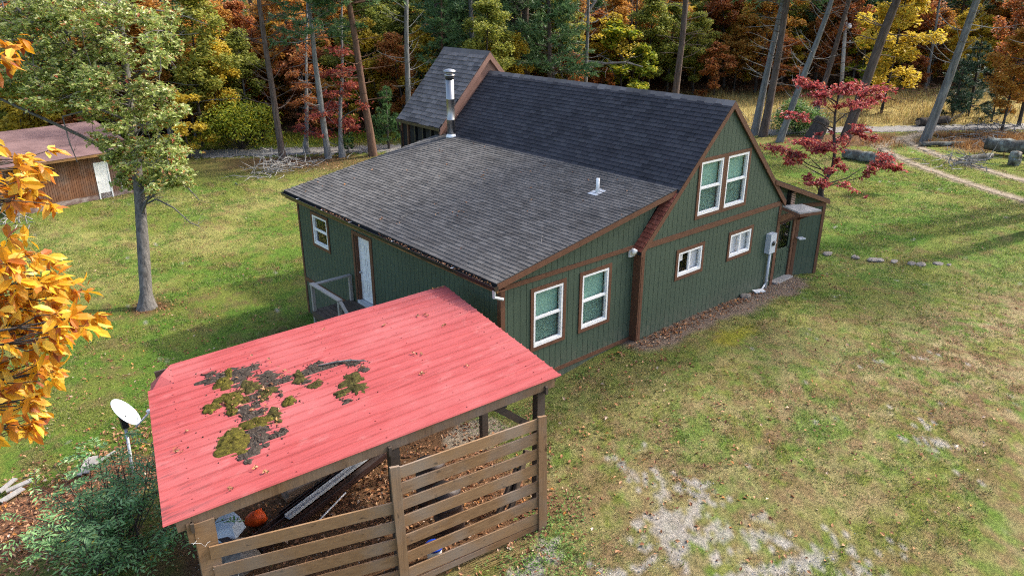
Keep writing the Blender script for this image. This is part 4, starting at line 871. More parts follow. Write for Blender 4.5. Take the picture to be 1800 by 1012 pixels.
# moss growing on the roof
def on_roof(px, py):
    n = np.cross(RN_-LN, LF-LN); d = ray(px, py); return CAM + d*((n@(LN-CAM))/(n@d))
def mossmat(name, c1, c2, c3):
    k = NT(name); n = k.noise(k.pos(), 17, 5, .75); n2 = k.noise(k.pos(), 90, 3, .7); col = k.ramp(n, [(.3, c1), (.52, c2), (.72, c3)])
    col = k.mix(.6, col, k.ramp(n2, [(.3, (.3, .3, .3)), (.7, (1.4, 1.4, 1.4))]), 'MULTIPLY'); k.bump(n2, 1., .02); return k.fin(col, 1., .05)
M['moss'] = mossmat('yellow_green_moss', (.035, .026, .012), (.10, .085, .02), (.23, .20, .03)); M['deadmoss'] = mossmat('dead_grey_moss', (.028, .02, .015), (.07, .055, .045), (.14, .12, .10))
M['midmoss'] = mossmat('olive_brown_moss', (.025, .02, .012), (.07, .06, .022), (.16, .15, .035))
UN = (RN_-LN)/np.linalg.norm(RN_-LN); VN = (LF-LN)/np.linalg.norm(LF-LN); NN = np.cross(UN, VN); NN /= np.linalg.norm(NN)
def mound(c, ru, rv, h, seed, rough=.35):
    rg = np.random.default_rng(seed); nr, na = 7, 26; V = [c+NN*h]; F = []; ph = rg.uniform(0, 6.28, 6)
    for i in range(1, nr+1):
        q = i/nr
        for k_ in range(na):
            a = 2*math.pi*k_/na; e = 1 + rough*(.5*math.sin(2*a+ph[0])+.35*math.sin(3*a+ph[1])+.3*math.sin(5*a+ph[2])+.25*math.sin(9*a+ph[3])) + rg.normal()*.09*q
            hh = h*(1-q**2.2)*(1+rg.normal()*.22) + (.0 if i < nr else -.012)
            V.append(c + UN*math.cos(a)*ru*q*e + VN*math.sin(a)*rv*q*e + NN*(hh+.008))
    for k_ in range(na): F.append((0, 1+k_, 1+(k_+1) % na))
    for i in range(nr-1):
        for k_ in range(na):
            a = 1+i*na+k_; b = 1+i*na+(k_+1) % na; F.append((a, a+na, b+na, b))
    mb = MB(); mb.v = [tuple(v) for v in V]; mb.f = F; return mb
PXM = 1/78.
MOSS = [(411,779,29,14,'moss','largest yellow-green moss cushion on the red shed roof'),(452,776,18,14,'dead',0),(448,757,18,8,'dead',0),(452,745,24,8,'moss','long moss cushion just above the largest one on the red roof'),(480,732,16,8,'mid',0),
 (434,728,17,13,'dead',0),(458,725,10,5,'dead',0),(408,723,10,7,'moss','small round moss cushion at the left of the grey crust on the red roof'),(450,709,8,9,'dead',0),(405,702,22,10,'moss','oval moss cushion in the middle left of the red roof growth'),
 (432,704,8,6,'mid',0),(371,718,13,7,'moss','leftmost small moss cushion on the red shed roof'),(452,695,12,8,'dead',0),(469,691,14,9,'mid',0),(493,691,6,4,'dead',0),(393,675,17,9,'moss','moss cushion at the upper left of the growth on the red roof'),
 (384,665,25,10,'dead',0),(424,659,23,13,'dead',0),(402,657,8,8,'moss','small moss dome among grey crusts near the top left of the growth'),(445,647,13,7,'dead',0),(369,659,10,4,'dead',0),(441,680,18,9,'mid',0),(469,665,21,10,'dead',0),(480,672,14,8,'dead',0),
 (502,667,14,5,'dead',0),(526,664,12,9,'mid',0),(547,652,20,9,'dead',0),(537,673,8,5,'dead',0),(567,646,14,6,'dead',0),(592,641,22,4,'dead',0),(620,639,16,4,'dead',0),(638,649,10,5,'dead',0),(555,676,10,6,'mid',0),(508,706,11,6,'moss','lone moss cushion apart from the rest in mid roof'),
 (618,669,20,9,'mid',0),(627,682,16,9,'mid',0),(601,692,11,7,'mid',0),(610,706,9,3,'dead',0),(430,805,9,6,'dead',0),(487,766,11,5,'dead',0),(498,756,6,4,'dead',0),(560,640,9,4,'dead',0),(420,690,10,5,'mid',0),(465,757,8,5,'dead',0)]
for q, (px, py, rx, ry, kd, lab) in enumerate(MOSS):
    c = on_roof(px, py); hh = {'moss': .065, 'mid': .045, 'dead': .028}[kd]*min(1.1, .45+rx/28)
    o = mound(c, rx*PXM, ry*PXM*2.2, hh, 100+q, .3 if kd == 'moss' else .5).build('moss_cushion' if kd == 'moss' else 'moss_crust', M[{'moss': 'moss', 'mid': 'midmoss', 'dead': 'deadmoss'}[kd]], None, kd != 'dead')
    if lab: tag(o, lab, 'moss', 'moss on the red roof')
    elif kd == 'mid': tag(o, 'olive-brown moss tuft lying on the red metal roof', 'moss', 'olive moss tufts on the red roof')
    else: tag(o, 'dead grey-brown moss crust lying on the red metal roof', 'moss', 'dead moss crusts on the red roof')
cr = np.concatenate([np.array([on_roof(px+RNG.normal()*rx*.9, py+RNG.normal()*ry*.9)+NN*.01 for _ in range(int(6+rx))]) for px, py, rx, ry, kd, lab in MOSS]); n = len(cr); r = RNG.uniform(.006, .022, n)
V = cr[:, None]+O[None]*r[:, None, None]*RNG.uniform(.5, 1.4, (n, 6, 1)); tag(link('moss_crumbs', mesh_np('moss_crumbs', V.reshape(-1, 3), (np.arange(n)[:, None, None]*6+OF[None]).reshape(-1, 3), M['deadmoss'])), 'crumbs of dead moss and grit scattered round the moss on the red roof', 'debris', kind='stuff')
p, q = on_roof(560, 646)+NN*.05, on_roof(645, 638)+NN*.05
mb = MB(); mb.tube([p, p*.6+q*.4+NN*.02+VN*.05, p*.3+q*.7+NN*.02+VN*.06, q], [.012, .02, .018, .008], 6)
tag(mb.build('fallen_branch', M['bark_grey']), 'short dead branch lying across the moss on the red roof', 'branch')
lp = [on_roof(*pp)+NN*.035+RNG.normal(size=3)*[.03, .03, .004] for pp in [(772,508),(778,506),(765,510),(735,557),(745,556),(752,556),(570,581),(675,573),(780,575),(784,573),(728,623),(743,624),(822,645),(740,659),(745,657),(312,792),(316,795),(404,862),(472,830),(468,832),(448,823),(500,655),(405,757),(465,680),(480,676),(455,700),(445,720),(430,705),(440,665),(498,662),(640,646),(395,710),(330,760)] for _ in range(3)]
for _ in range(60): lp.append(on_roof(RNG.normal(455, 35), RNG.normal(690, 28))+NN*.06)
V, F = leafquads(np.array(lp), RNG.uniform(.05, .11, len(lp)), RNG.uniform(.03, .055, len(lp)), 1.0, fold=.35)
tag(link('shed_roof_leaves', mesh_np('shed_roof_leaves', V, F, M['litter'])), 'curled dry leaves scattered over the red metal roof', 'leaves', kind='stuff')

# ------------------------------------------------------------------ things under and around the shed
def g3(px, py, dz=0): p = at(px, py); return p+np.array([0, 0, dz])
M['brownmetal'] = pmat('dark_brown_metal_trim', (.022, .012, .011), (.05, .026, .022), 2, (1, 1, 1), .38, 0, spec=.5)
a, b = g3(448, 968), g3(672, 800); dv = (b-a)/np.linalg.norm(b-a); sv = np.array([-dv[1], dv[0], 0])
for q, (off, dz, s0, s1, m, lab) in enumerate([(.26, .10, .25, .96, 'brownmetal', 'dark brown metal channel farthest from the slats under the red roof'), (.10, .16, .02, .99, 'brownmetal', 'middle dark brown metal channel in the long bundle'), (-.05, .24, .22, 1.06, 'galv', 'shiny galvanised steel channel on top of the brown bundle'), (-.20, .12, .0, .97, 'brownmetal', 'dark brown metal channel nearest the slats under the red roof')]):
    L0 = a+dv*np.linalg.norm(b-a)*s0*1.0+sv*off; L1 = a+dv*np.linalg.norm(b-a)*s1+sv*off
    L0[2] = Hs(*L0[:2])+dz; L1[2] = Hs(*L1[:2])+dz+.05; mb = MB(); th = .006; wd = .13; hh = .07
    up = np.array([0, 0, 1.])
    mb.bar(L0, L1, wd, th); mb.bar(L0+sv*(wd/2+th/2)+up*hh/2, L1+sv*(wd/2+th/2)+up*hh/2, th, hh); mb.bar(L0-sv*(wd/2+th/2)+up*hh/2, L1-sv*(wd/2+th/2)+up*hh/2, th, hh)
    if q == 0 or q == 3: mb.bar(L0+up*(-.05), L1+up*(-.05), .10, .08)
    tag(mb.build('metal_channel', M[m]), lab, 'metal channel', 'long metal channels under the shed')
p, q = g3(540, 938, .03), g3(609, 876, .16); mb = MB(); mb.tube([p, q], .016, 8); tag(mb.build('white_pole', M['plastic_white']), 'thin white pole lying on the wood chips in the shed', 'pole')
# orange bag: crumpled closed lump
def lump(c, rx, ry, rz, seed, m, name, label, cat, rough=.12, group=None, n=14, sharp=False):
    rg = np.random.default_rng(seed); mb = MB(); V = []; F = []; k_ = n
    ph = rg.uniform(0, 6.28, 8)
    for i in range(9):
        th = math.pi*i/8
        for j in range(k_):
            a = 2*math.pi*j/k_; r = 1+rough*(math.sin(2*a+ph[0]+th)+math.sin(3*a+ph[1]-2*th)*.7+math.sin(5*a+ph[2])*.4)+rg.normal()*rough*.35
            V.append((c[0]+rx*math.sin(th)*math.cos(a)*r, c[1]+ry*math.sin(th)*math.sin(a)*r, c[2]+rz*math.cos(th)*(r*.5+.5)))
    for i in range(8):
        for j in range(k_): F.append((i*k_+j, (i+1)*k_+j, (i+1)*k_+(j+1) % k_, i*k_+(j+1) % k_))
    mb.v = V; mb.f = F; return tag(mb.build(name, m, None, not sharp), label, cat, group)
M['orange'] = pmat('orange_plastic', (.62, .06, .008), (.75, .10, .012), 6, (1, 1, 1), .5, .2)
M['bluegrey'] = pmat('pale_blue_grey_plastic_sheet', (.36, .43, .52), (.5, .56, .63), 3, (1, 1, 1), .45, .15)
c = g3(452, 922, .16); lump(c, .19, .17, .17, 3, M['orange'], 'orange_bag', 'crumpled bright orange bag beside the metal channels', 'bag', .14)
c = g3(404, 965, .0)
mb = MB(); z0 = c[2]; base = [(-.28, -.2), (.05, -.32), (.34, -.1), (.30, .2), (-.05, .3), (-.30, .12)]
V = [(c[0]+x_, c[1]+y_, z0+.42+.0*x_) for x_, y_ in base] + [(c[0]+x_*.75+.02, c[1]+y_*.75+.05, z0+.62+.1*x_) for x_, y_ in base] + [(c[0]+.03, c[1]+.04, z0+.68)]
mb.add(V, [(i_, (i_+1) % 6, 6+(i_+1) % 6, 6+i_) for i_ in range(6)] + [(6+i_, 6+(i_+1) % 6, 12) for i_ in range(6)] + [tuple(range(6))[::-1]])
tag(mb.build('plastic_tub', M['bluegrey']), 'pale blue-grey plastic tub upturned on the stones by the corner post', 'tub')
M['rock'] = pmat('grey_brown_fieldstone', (.10, .085, .07), (.27, .24, .21), 6, (1, 1, 1), .95, .6, .02)
for q, (px, py, r, lab) in enumerate([(404, 985, .42, 'broad flat stone under the upturned plastic tub'), (428, 1000, .34, 'fieldstone under the short black plank'), (385, 930, .3, 'rough fieldstone behind the corner post of the pen')]):
    c = g3(px, py); lump((c[0], c[1], c[2]+.18), r, r*.8, .25, 30+q, M['rock'], 'fieldstone', lab, 'stone', .1, None, 10, True)
p, q = g3(386, 975, .48), g3(436, 1000, .46); tag(MB().bar(p, q, .13, .03).build('black_plank', M['brownmetal']), 'short black plank resting on stones beside the corner post', 'plank')
for q, (x0, x1, dz, lab) in enumerate([(0, 1, .07, 'lower tan board of the lumber stack at the back of the shed'), (.06, .94, .17, 'upper tan board of the lumber stack at the back of the shed')]):
    a, b = g3(500, 880), g3(590, 838); mb = MB().bar(a+(b-a)*x0+(0, 0, dz), a+(b-a)*x1+(0, 0, dz), .16+.1*(1-q), .09); tag(mb.build('lumber_board', M['slat']), lab, 'board')
# white pail with blue lid
c = g3(764, 985); pl = empty('pail', c, 'white plastic pail with bright blue rim behind the slats', 'pail')
M['blue'] = pmat('blue_plastic', (.01, .06, .5), (.015, .08, .6), 3, (1, 1, 1), .4, 0)
MB().lathe(c, [(.10, .0), (.12, .02), (.145, .26), (.15, .34), (.135, .34), (.12, .06), (0, .05)], 24).build('bucket_body', M['plastic_white'], pl, True)
MB().lathe(c, [(.152, .31), (.165, .315), (.165, .37), (.135, .372), (.13, .33)], 24).build('rim', M['blue'], pl, True)
mb = MB(); mb.tube([c+np.array([.155*math.cos(a), .155*math.sin(a), .3-.12*math.sin(a)]) for a in np.linspace(0, math.pi, 10)], .005, 6); mb.build('handle', M['black'], pl)
# dark steel drums
M['drum'] = pmat('rusty_black_steel', (.014, .012, .012), (.06, .034, .028), 5, (1, 1, 1), .55, .2, spec=.5)
for px, py, tilt, lab in ((756, 878, .10, 'upright black steel drum behind the middle slats'), (792, 925, -.06, 'second black steel drum, nearer the slats than the first')):
    c = g3(px, py); ax = np.array([tilt, .06, 1.]); d_ = empty('steel_drum', c, lab, 'drum')
    MB().lathe(c, [(.28, 0), (.29, .02), (.29, .28), (.305, .30), (.29, .32), (.29, .56), (.305, .58), (.29, .60), (.29, .86), (.30, .88), (.285, .885), (.275, .86), (.0, .85)], 28, ax).build('drum_body', M['drum'], d_, True)
    MB().lathe(c+ax/np.linalg.norm(ax)*.86+np.array([.15, .05, 0]), [(.03, 0), (.03, .02), (0, .022)], 10, ax).build('bung', M['galv'], d_)
# leaning dark boards at the right end of the pen
for (pa, pb, zt, lab) in (((895, 905), (925, 870), 1.1, 'dark board leaning on the right end post of the pen'), ((872, 915), (910, 880), .8, 'shorter dark board leaning beside the right end post')):
    p = g3(*pa); q = g3(*pb); q[2] += zt; tag(MB().bar(p, q, .05, .2).build('leaning_board', M['darkwood']), lab, 'board')
# loose wire on the corner post
mb = MB(); c = FC(.0, .10, 1.2)
for q in range(5):
    pts = [c + np.array([RNG.uniform(-.2, .25), RNG.uniform(-.12, .05), RNG.uniform(-.7, .7)])]
    for s in range(7): pts.append(pts[-1]+RNG.normal(size=3)*[.09, .05, .09])
    mb.tube(pts, .0018, 4)
tag(mb.build('wire_tangle', M['plastic_white']), 'tangle of thin pale wire on the corner post of the pen', 'wire', kind='stuff')
# dish on a pole
c = at(234, 835); top = c+np.array([-.02, .02, 0]); pz = None
pt = dep(221, 752, depth_of(c)); pt = np.array([pt[0], pt[1], pt[2]])
di = empty('satellite_dish', c, 'white satellite dish on a grey pole beside the green shrub', 'satellite dish')
MB().tube([c-(0, 0, .3), pt], .035, 12).build('pole', M['galv'], di, True)
FH = np.array([math.cos(YAW), math.sin(YAW), 0]); dc = dep(217, 728, depth_of(c)-.05); vv = (CAM-dc)/np.linalg.norm(CAM-dc); ww = RGT-DWN; ww = ww-vv*(ww@vv); ww /= np.linalg.norm(ww); nd = .44*vv+.90*ww; nd /= np.linalg.norm(nd); e1 = DWN*.7+RGT*.7; e1 -= nd*(e1@nd); e1 /= np.linalg.norm(e1); e2 = np.cross(nd, e1); V = []; F = []
for lay in (0, 1):
    for i_ in range(7):
        for j in range(28):
            a = 2*math.pi*j/28; r = i_/6; V.append(dc + e1*math.cos(a)*r*.40 + e2*math.sin(a)*r*.37 + nd*(.085*r*r-.012*lay))
for lay in (0, 1):
    for i_ in range(6):
        for j in range(28):
            b = lay*196+i_*28; f = (b+j, b+28+j, b+28+(j+1) % 28, b+(j+1) % 28); F.append(f if lay == 0 else f[::-1])
for j in range(28): F.append((168+j, 196+168+j, 196+168+(j+1) % 28, 168+(j+1) % 28))
mb = MB(); mb.v = [tuple(v) for v in V]; mb.f = F
M['dish'] = pmat('pale_dish_paint', (.6, .66, .72), (.7, .74, .78), 2, (1, 1, 1), .4, 0)
rfl = mb.build('reflector', M['dish'], di, True)
bk = dc-nd*.05; MB().bar(bk, pt, .13, .13).build('bracket', M['black'], di); MB().tube([bk-e2*.1+e1*.05, bk+e1*.12-nd*.1, pt-np.array([0, 0, .05])], .03, 8).build('bracket', M['black'], di)
tip = dc + e1*.30 + nd*.42 + RGT*.12; arm = MB().bar(dc+e1*.40, tip, .045, .03).build('feed_arm', M['galv'], di); MB().lathe(tip, [(.03, -.05), (.045, 0), (.045, .08), (.02, .1)], 12, dc-tip).build('receiver', M['plastic_grey'], arm, True)
mb = MB(); mb.tube([pt+RGT*.05, pt+RGT*.13-np.array([0, 0, .4]), c+RGT*.10+np.array([0, 0, .1])], .006, 5); mb.tube([tip*.5+dc*.5, pt+RGT*.22-np.array([0, 0, .35]), c+RGT*.25+np.array([0, 0, .05])], .006, 5); mb.build('cable', M['black'], di)
# scrap boards in the leaves
for q, (pa, pb, wd, lab) in enumerate([((2, 885), (42, 862), .16, 'grey scrap board nearest the left edge in the leaf litter'), ((12, 868), (58, 850), .14, 'pale scrap board lying across the left edge scrap pile'), ((0, 872), (30, 850), .12, 'narrow dark-edged scrap board at the left edge scrap pile'),
        ((140, 838), (158, 808), .11, 'upright-looking narrow scrap board behind the green shrub'), ((152, 836), (170, 808), .14, 'wide pale scrap board behind the green shrub'), ((168, 822), (205, 802), .08, 'thin pale stick of scrap wood by the dish pole')]):
    p = g3(*pa, .05+.03*q % .09); r_ = g3(*pb, .07+.04*(q % 3)); tag(MB().bar(p, r_, wd, .03).build('scrap_board', M['greywood']), lab, 'board')
# small dark object on the lawn beyond the shed, concrete piece under the roof edge
c = g3(884, 716); lump((c[0], c[1], c[2]+.08), .17, .12, .10, 77, M['black'], 'black_bag', 'small black bag lying on the grass beyond the pen', 'bag', .15)
# straw-like dry stems in front of the pen
mb = MB()
for q in range(26):
    p = g3(RNG.uniform(800, 900), RNG.uniform(985, 1011), .03); d = (g3(900, 973)-g3(800, 1015)); d = d/np.linalg.norm(d)*RNG.uniform(.3, .9)+RNG.normal(size=3)*[.05, .05, .0]; mb.tube([p, p+d+(0, 0, .02)], .005, 4)
tag(mb.build('dry_stems', M['straw']), 'bundle of pale dry stems lying along the foot of the pen', 'dry stems', kind='stuff')
# splash block, white offcut and stone at the foot of the gable wall
c = g3(1305, 521); lump((c[0], c[1]-.1, c[2]+.05), .22, .16, .07, 81, M['rock'], 'wall_foot_stone', 'flat grey stone at the foot of the green gable wall', 'stone', .1, None, 10, True)
p, q = g3(1318, 513, .06), g3(1335, 511, .07); p[1] -= .15; q[1] -= .15; tag(MB().bar(p, q, .22, .03).build('white_board', M['plastic_white']), 'white offcut board lying at the foot of the gable wall', 'board')
p, q = g3(1333, 510, .06), g3(1342, 500, .20); p[1] -= .12; q[1] -= .12; tag(MB().bar(p, q, .05, .03).build('white_stick', M['plastic_white']), 'white stick propped beside the white offcut board', 'stick')
# line of flat stones on the lawn
SL = [(1467,449,.28),(1492,452,.2),(1510,453,.24),(1528,455,.22),(1548,457,.2),(1572,459,.26),(1598,462,.22),(1622,464,.24),(1648,464,.3),(1664,466,.2)]
for q, (px, py, r) in enumerate(SL):
    c = g3(px, py); lab = 'dark flat stone at the house end of the stone row' if q == 0 else ('pale flat stone at the far right end of the stone row' if q == len(SL)-1 else 'flat grey stone in the row across the right-hand lawn')
    r *= RNG.uniform(.7, 1.25); lump((c[0]+RNG.normal()*.1, c[1]+RNG.normal()*.12, c[2]+.015), r, r*RNG.uniform(.5, .8), .06, 50+q, M['rock'], 'edging_stone', lab, 'stone', .12, 'stones in a row on the lawn', 9, True)

# ------------------------------------------------------------------ barn
BA = math.atan2(35.52-34.57, -4.08+10.27); bu = np.array([math.cos(BA), math.sin(BA), 0]); bn = np.array([math.sin(BA), -math.cos(BA), 0]); BO = np.array([-10.27, 34.57, 0]); BZ = -2.25; BLN = 6.6
FBn = frame(BO, bu, bn); barn = empty('barn', FBn(BLN/2, -2.4, BZ), 'low brown board-clad barn with white door and flat brown roof', 'barn')
M['barnwood'] = woodmat('red_brown_barn_boards', (.075, .032, .018), (.17, .075, .04), (.26, .13, .07), 2)
M['barnroof'] = pmat('faded_brown_roll_roofing', (.11, .062, .058), (.19, .115, .105), 1.2, (1, 1, 1), .95, .15)
M['block'] = pmat('worn_block_foundation', (.16, .10, .085), (.42, .36, .33), 2.2, (1, 1, 2), .95, .3, lo=.42, hi=.72)
fnd = MB(); fnd.fbox(FBn, 0, BLN, -5.2, .03, BZ-.4, BZ+.42); fnd.build('foundation', M['block'], barn)
dz = M['barnwood']
u = 0.; du0, du1 = 4.42, 5.20
wl = MB().fbox(FBn, .02, BLN-.02, -.12, -.02, BZ+.42, .52).build('wall', M['dark'], barn)
while u < BLN-.01:
    MB().fbox(FBn, u+.008, u+.112, -.02, .035, BZ+.38 if not (du0-.01 < u+.06 < du1) else BZ+2.2, .50).build('wall_board', dz, wl)
    u += .12
lwb = MB().fbox(FBn, .0, .1, -5.1, -.15, BZ+.42, .9).build('end_wall', dz, barn); MB().fbox(FBn, BLN-.1, BLN, -5.1, -.15, BZ+.42, .9).build('end_wall', dz, barn); MB().fbox(FBn, 0, BLN, -5.15, -5.05, BZ+.42, 1.1).build('rear_wall', dz, barn)
rfb = MB(); rp = lambda u, n, z: FBn(u, n, z)
rfb.prism([rp(-.25, .50, .44), rp(BLN+.25, .50, .44), rp(BLN+.25, -5.0, 1.42), rp(-.25, -5.0, 1.42)], (0, 0, .07)); ro = rfb.build('roof', M['barnroof'], barn)
for n0, n1, dz0 in ((.50, -1.35, .0), (-1.35, -3.2, .004), (-3.2, -5.0, .008)):
    z0 = .44+(.50-n0)*.178+.075+dz0; z1 = .44+(.50-n1)*.178+.075+dz0; rq = MB(); rq.prism([rp(-.27, n0+.03, z0), rp(BLN+.27, n0+.03, z0), rp(BLN+.27, n1, z1), rp(-.27, n1, z1)], (0, 0, .006)); rq.build('roofing_strip', M['barnroof'], ro)
MB().fbox(FBn, -.25, BLN+.25, .505, .54, .36, .50).build('fascia', M['oldwood_trim'], ro)
bd = MB().fbox(FBn, du0+.06, du1-.06, -.02, .03, BZ+.12, BZ+2.12).build('door', M['white'], barn)
mb = MB(); mb.fbox(FBn, du0, du0+.07, -.02, .06, BZ+.08, BZ+2.2); mb.fbox(FBn, du1-.07, du1, -.02, .06, BZ+.08, BZ+2.2); mb.fbox(FBn, du0+.07, du1-.07, -.02, .06, BZ+2.12, BZ+2.2); mb.build('door_frame', M['white'], bd)
MB().lathe(FBn(du0+.13, .03, BZ+1.1), [(.03, 0), (.012, .015), (.03, .05), (0, .07)], 10, bn).build('door_knob', M['galv'], bd)
MB().fbox(FBn, 5.72, 5.80, .035, .08, BZ+.45, BZ+1.15).build('downpipe', M['plastic_white'], barn)
# ------------------------------------------------------------------ trees
def path(rg, p, d, L, n, up=0., wig=.12):
    p = np.array(p, float); d = np.array(d, float)/np.linalg.norm(d); out = [p]
    for _ in range(n):
        d = d + rg.normal(size=3)*wig + np.array([0, 0, up]); d /= np.linalg.norm(d); p = p + d*L/n; out.append(p)
    return out
def along(pts, t):
    q = t*(len(pts)-1); i_ = min(int(q), len(pts)-2); return pts[i_]*(1-(q-i_)) + pts[i_+1]*(q-i_)
def cluster(rg, c, n, r, flat=.5):
    v = rg.normal(size=(n, 3)); v /= np.linalg.norm(v, axis=1)[:, None]; v *= rg.random(n)[:, None]**.45*np.array([r, r, r*flat]); return c+v
def tree_object(name, label, cat, loc, trunk_mb, bark, V, F, leaf, group=None, crown='crown'):
    root = empty(name, loc, label, cat, group)
    link('trunk', trunk_mb.mesh('trunk', M[bark], True), root, True)
    if V is not None: link(crown, mesh_np(crown, V, F, M[leaf]), root, True)
    return root
def broadleaf(seed, Ht, r0, base, spread, nl, leaves, ls, flat=.45, lean=0., up=.05, bare=0., csize=.55):
    rg = np.random.default_rng(seed); mb = MB(); tp = path(rg, (0, 0, -.3), (lean, rg.normal()*.03, 1), Ht+.3, 9, .02, .035)
    mb.tube(tp, [r0*(1.25 if i_ == 0 else 1)*(1-.85*i_/9) + .015 for i_ in range(10)], 8, False, .06); cl = []
    for q in range(nl):
        f = base/Ht + (1-base/Ht)*((q+.5)/nl)**.85; p = along(tp, min(f, .98)); az = q*2.4+rg.uniform(-.4, .4)
        prof = math.sin(math.pi*(.18+.78*(f-base/Ht)/(1-base/Ht))); L = spread*prof*rg.uniform(.7, 1.15); el = rg.uniform(.1, .55)+.35*(f-.5)
        lp = path(rg, p, (math.cos(az)*math.cos(el), math.sin(az)*math.cos(el), math.sin(el)), L, 5, up*.6, .13); rr = r0*.32*(1-.6*f)
        mb.tube(lp, [rr*(1-.85*i_/5)+.006 for i_ in range(6)], 5, False)
        for s in range(max(2, int(L*1.7))):
            t = rg.uniform(.3, 1); pp = along(lp, t); d = rg.normal(size=3); d[2] = abs(d[2])*.4; sp = path(rg, pp, d, L*.3*rg.uniform(.5, 1.1)+.25, 3, .0, .2)
            mb.tube(sp, [rr*.32+.004, rr*.25+.003, rr*.15+.003, .003], 3, False)
            if rg.random() > bare: cl.append((sp[-1], rg.uniform(.6, 1.3)))
        if rg.random() > bare: cl.append((lp[-1], 1.2))
    wsum = sum(w_ for _, w_ in cl); C = np.concatenate([cluster(rg, c, max(3, int(leaves*w_/wsum)), csize*w_**.5*spread/3.2, flat) for c, w_ in cl])
    n = len(C); s = ls*rg.uniform(.65, 1.35, n); V, F = leafquads(C, s*1.25, s*.8, .55, rg); return mb, V, F
def needles(rg, C, D, L, W, k_=5):
    n = len(C); C = np.repeat(C, k_, 0); D = np.repeat(D, k_, 0) + rg.normal(size=(n*k_, 3))*.55; D[:, 2] += .15; D /= np.linalg.norm(D, axis=1)[:, None]
    s = rg.normal(size=(n*k_, 3)); s = np.cross(D, s); s /= np.linalg.norm(s, axis=1)[:, None]
    L = L*rg.uniform(.7, 1.3, n*k_)[:, None]; V = np.empty((n*k_*3, 3)); V[0::3] = C-s*W; V[1::3] = C+s*W; V[2::3] = C+D*L; return V, np.arange(n*k_*3).reshape(-1, 3)
def pine(seed, Ht, r0, base, spread, dead, dens, lean=0., nl=.38, nw=.035, sweep=.1, twig=1.0, k_=5, wig=.02):
    rg = np.random.default_rng(seed); mb = MB(); tp = path(rg, (0, 0, -.3), (lean, rg.normal()*.02, 1), Ht+.3, 10, .01, wig)
    mb.tube(tp, [r0*(1.2 if i_ == 0 else 1)*(1-.8*i_/10)+.02 for i_ in range(11)], 9, False, .05); C = []; D = []; z = dead
    while z < Ht-.2:
        live = z > base
        for b in range(rg.integers(3, 6) if live else rg.integers(1, 4)):
            az = rg.uniform(0, 6.28); f = (z-base)/(Ht-base) if live else 0; L = spread*(1-f)**.7*rg.uniform(.6, 1.1) if live else spread*rg.uniform(.25, .7)*twig
            el = rg.uniform(-.15, .25)+.4*max(0, f); p = along(tp, min(.99, (z+.3)/(Ht+.3))); lp = path(rg, p, (math.cos(az), math.sin(az), el), L, 5, sweep*.3, .1)
            rr = (.022 if live else .013)+.018*(L/3); mb.tube(lp, [rr*(1-.85*i_/5)+.004 for i_ in range(6)], 4, False)
            for s in range(int(L*(dens if live else 2.2*twig))+1):
                t = rg.uniform(.25, 1); pp = along(lp, t); d = (lp[-1]-lp[0])/L + rg.normal(size=3)*.7; d[2] = d[2]*.4+.05; sp = path(rg, pp, d, rg.uniform(.25, .7)*(1.15-t*.4)*min(1.3, L/2), 2, .02, .15)
                mb.tube(sp, [.009, .007, .003], 3, False)
                if live:
                    for tt_ in np.linspace(.2, 1, 4): C.append(along(sp, tt_)); D.append((sp[-1]-sp[0])/np.linalg.norm(sp[-1]-sp[0]))
        z += rg.uniform(.3, .6)
    if not C: return mb, None, None
    V, F = needles(rg, np.array(C), np.array(D), nl, nw, k_); return mb, V, F
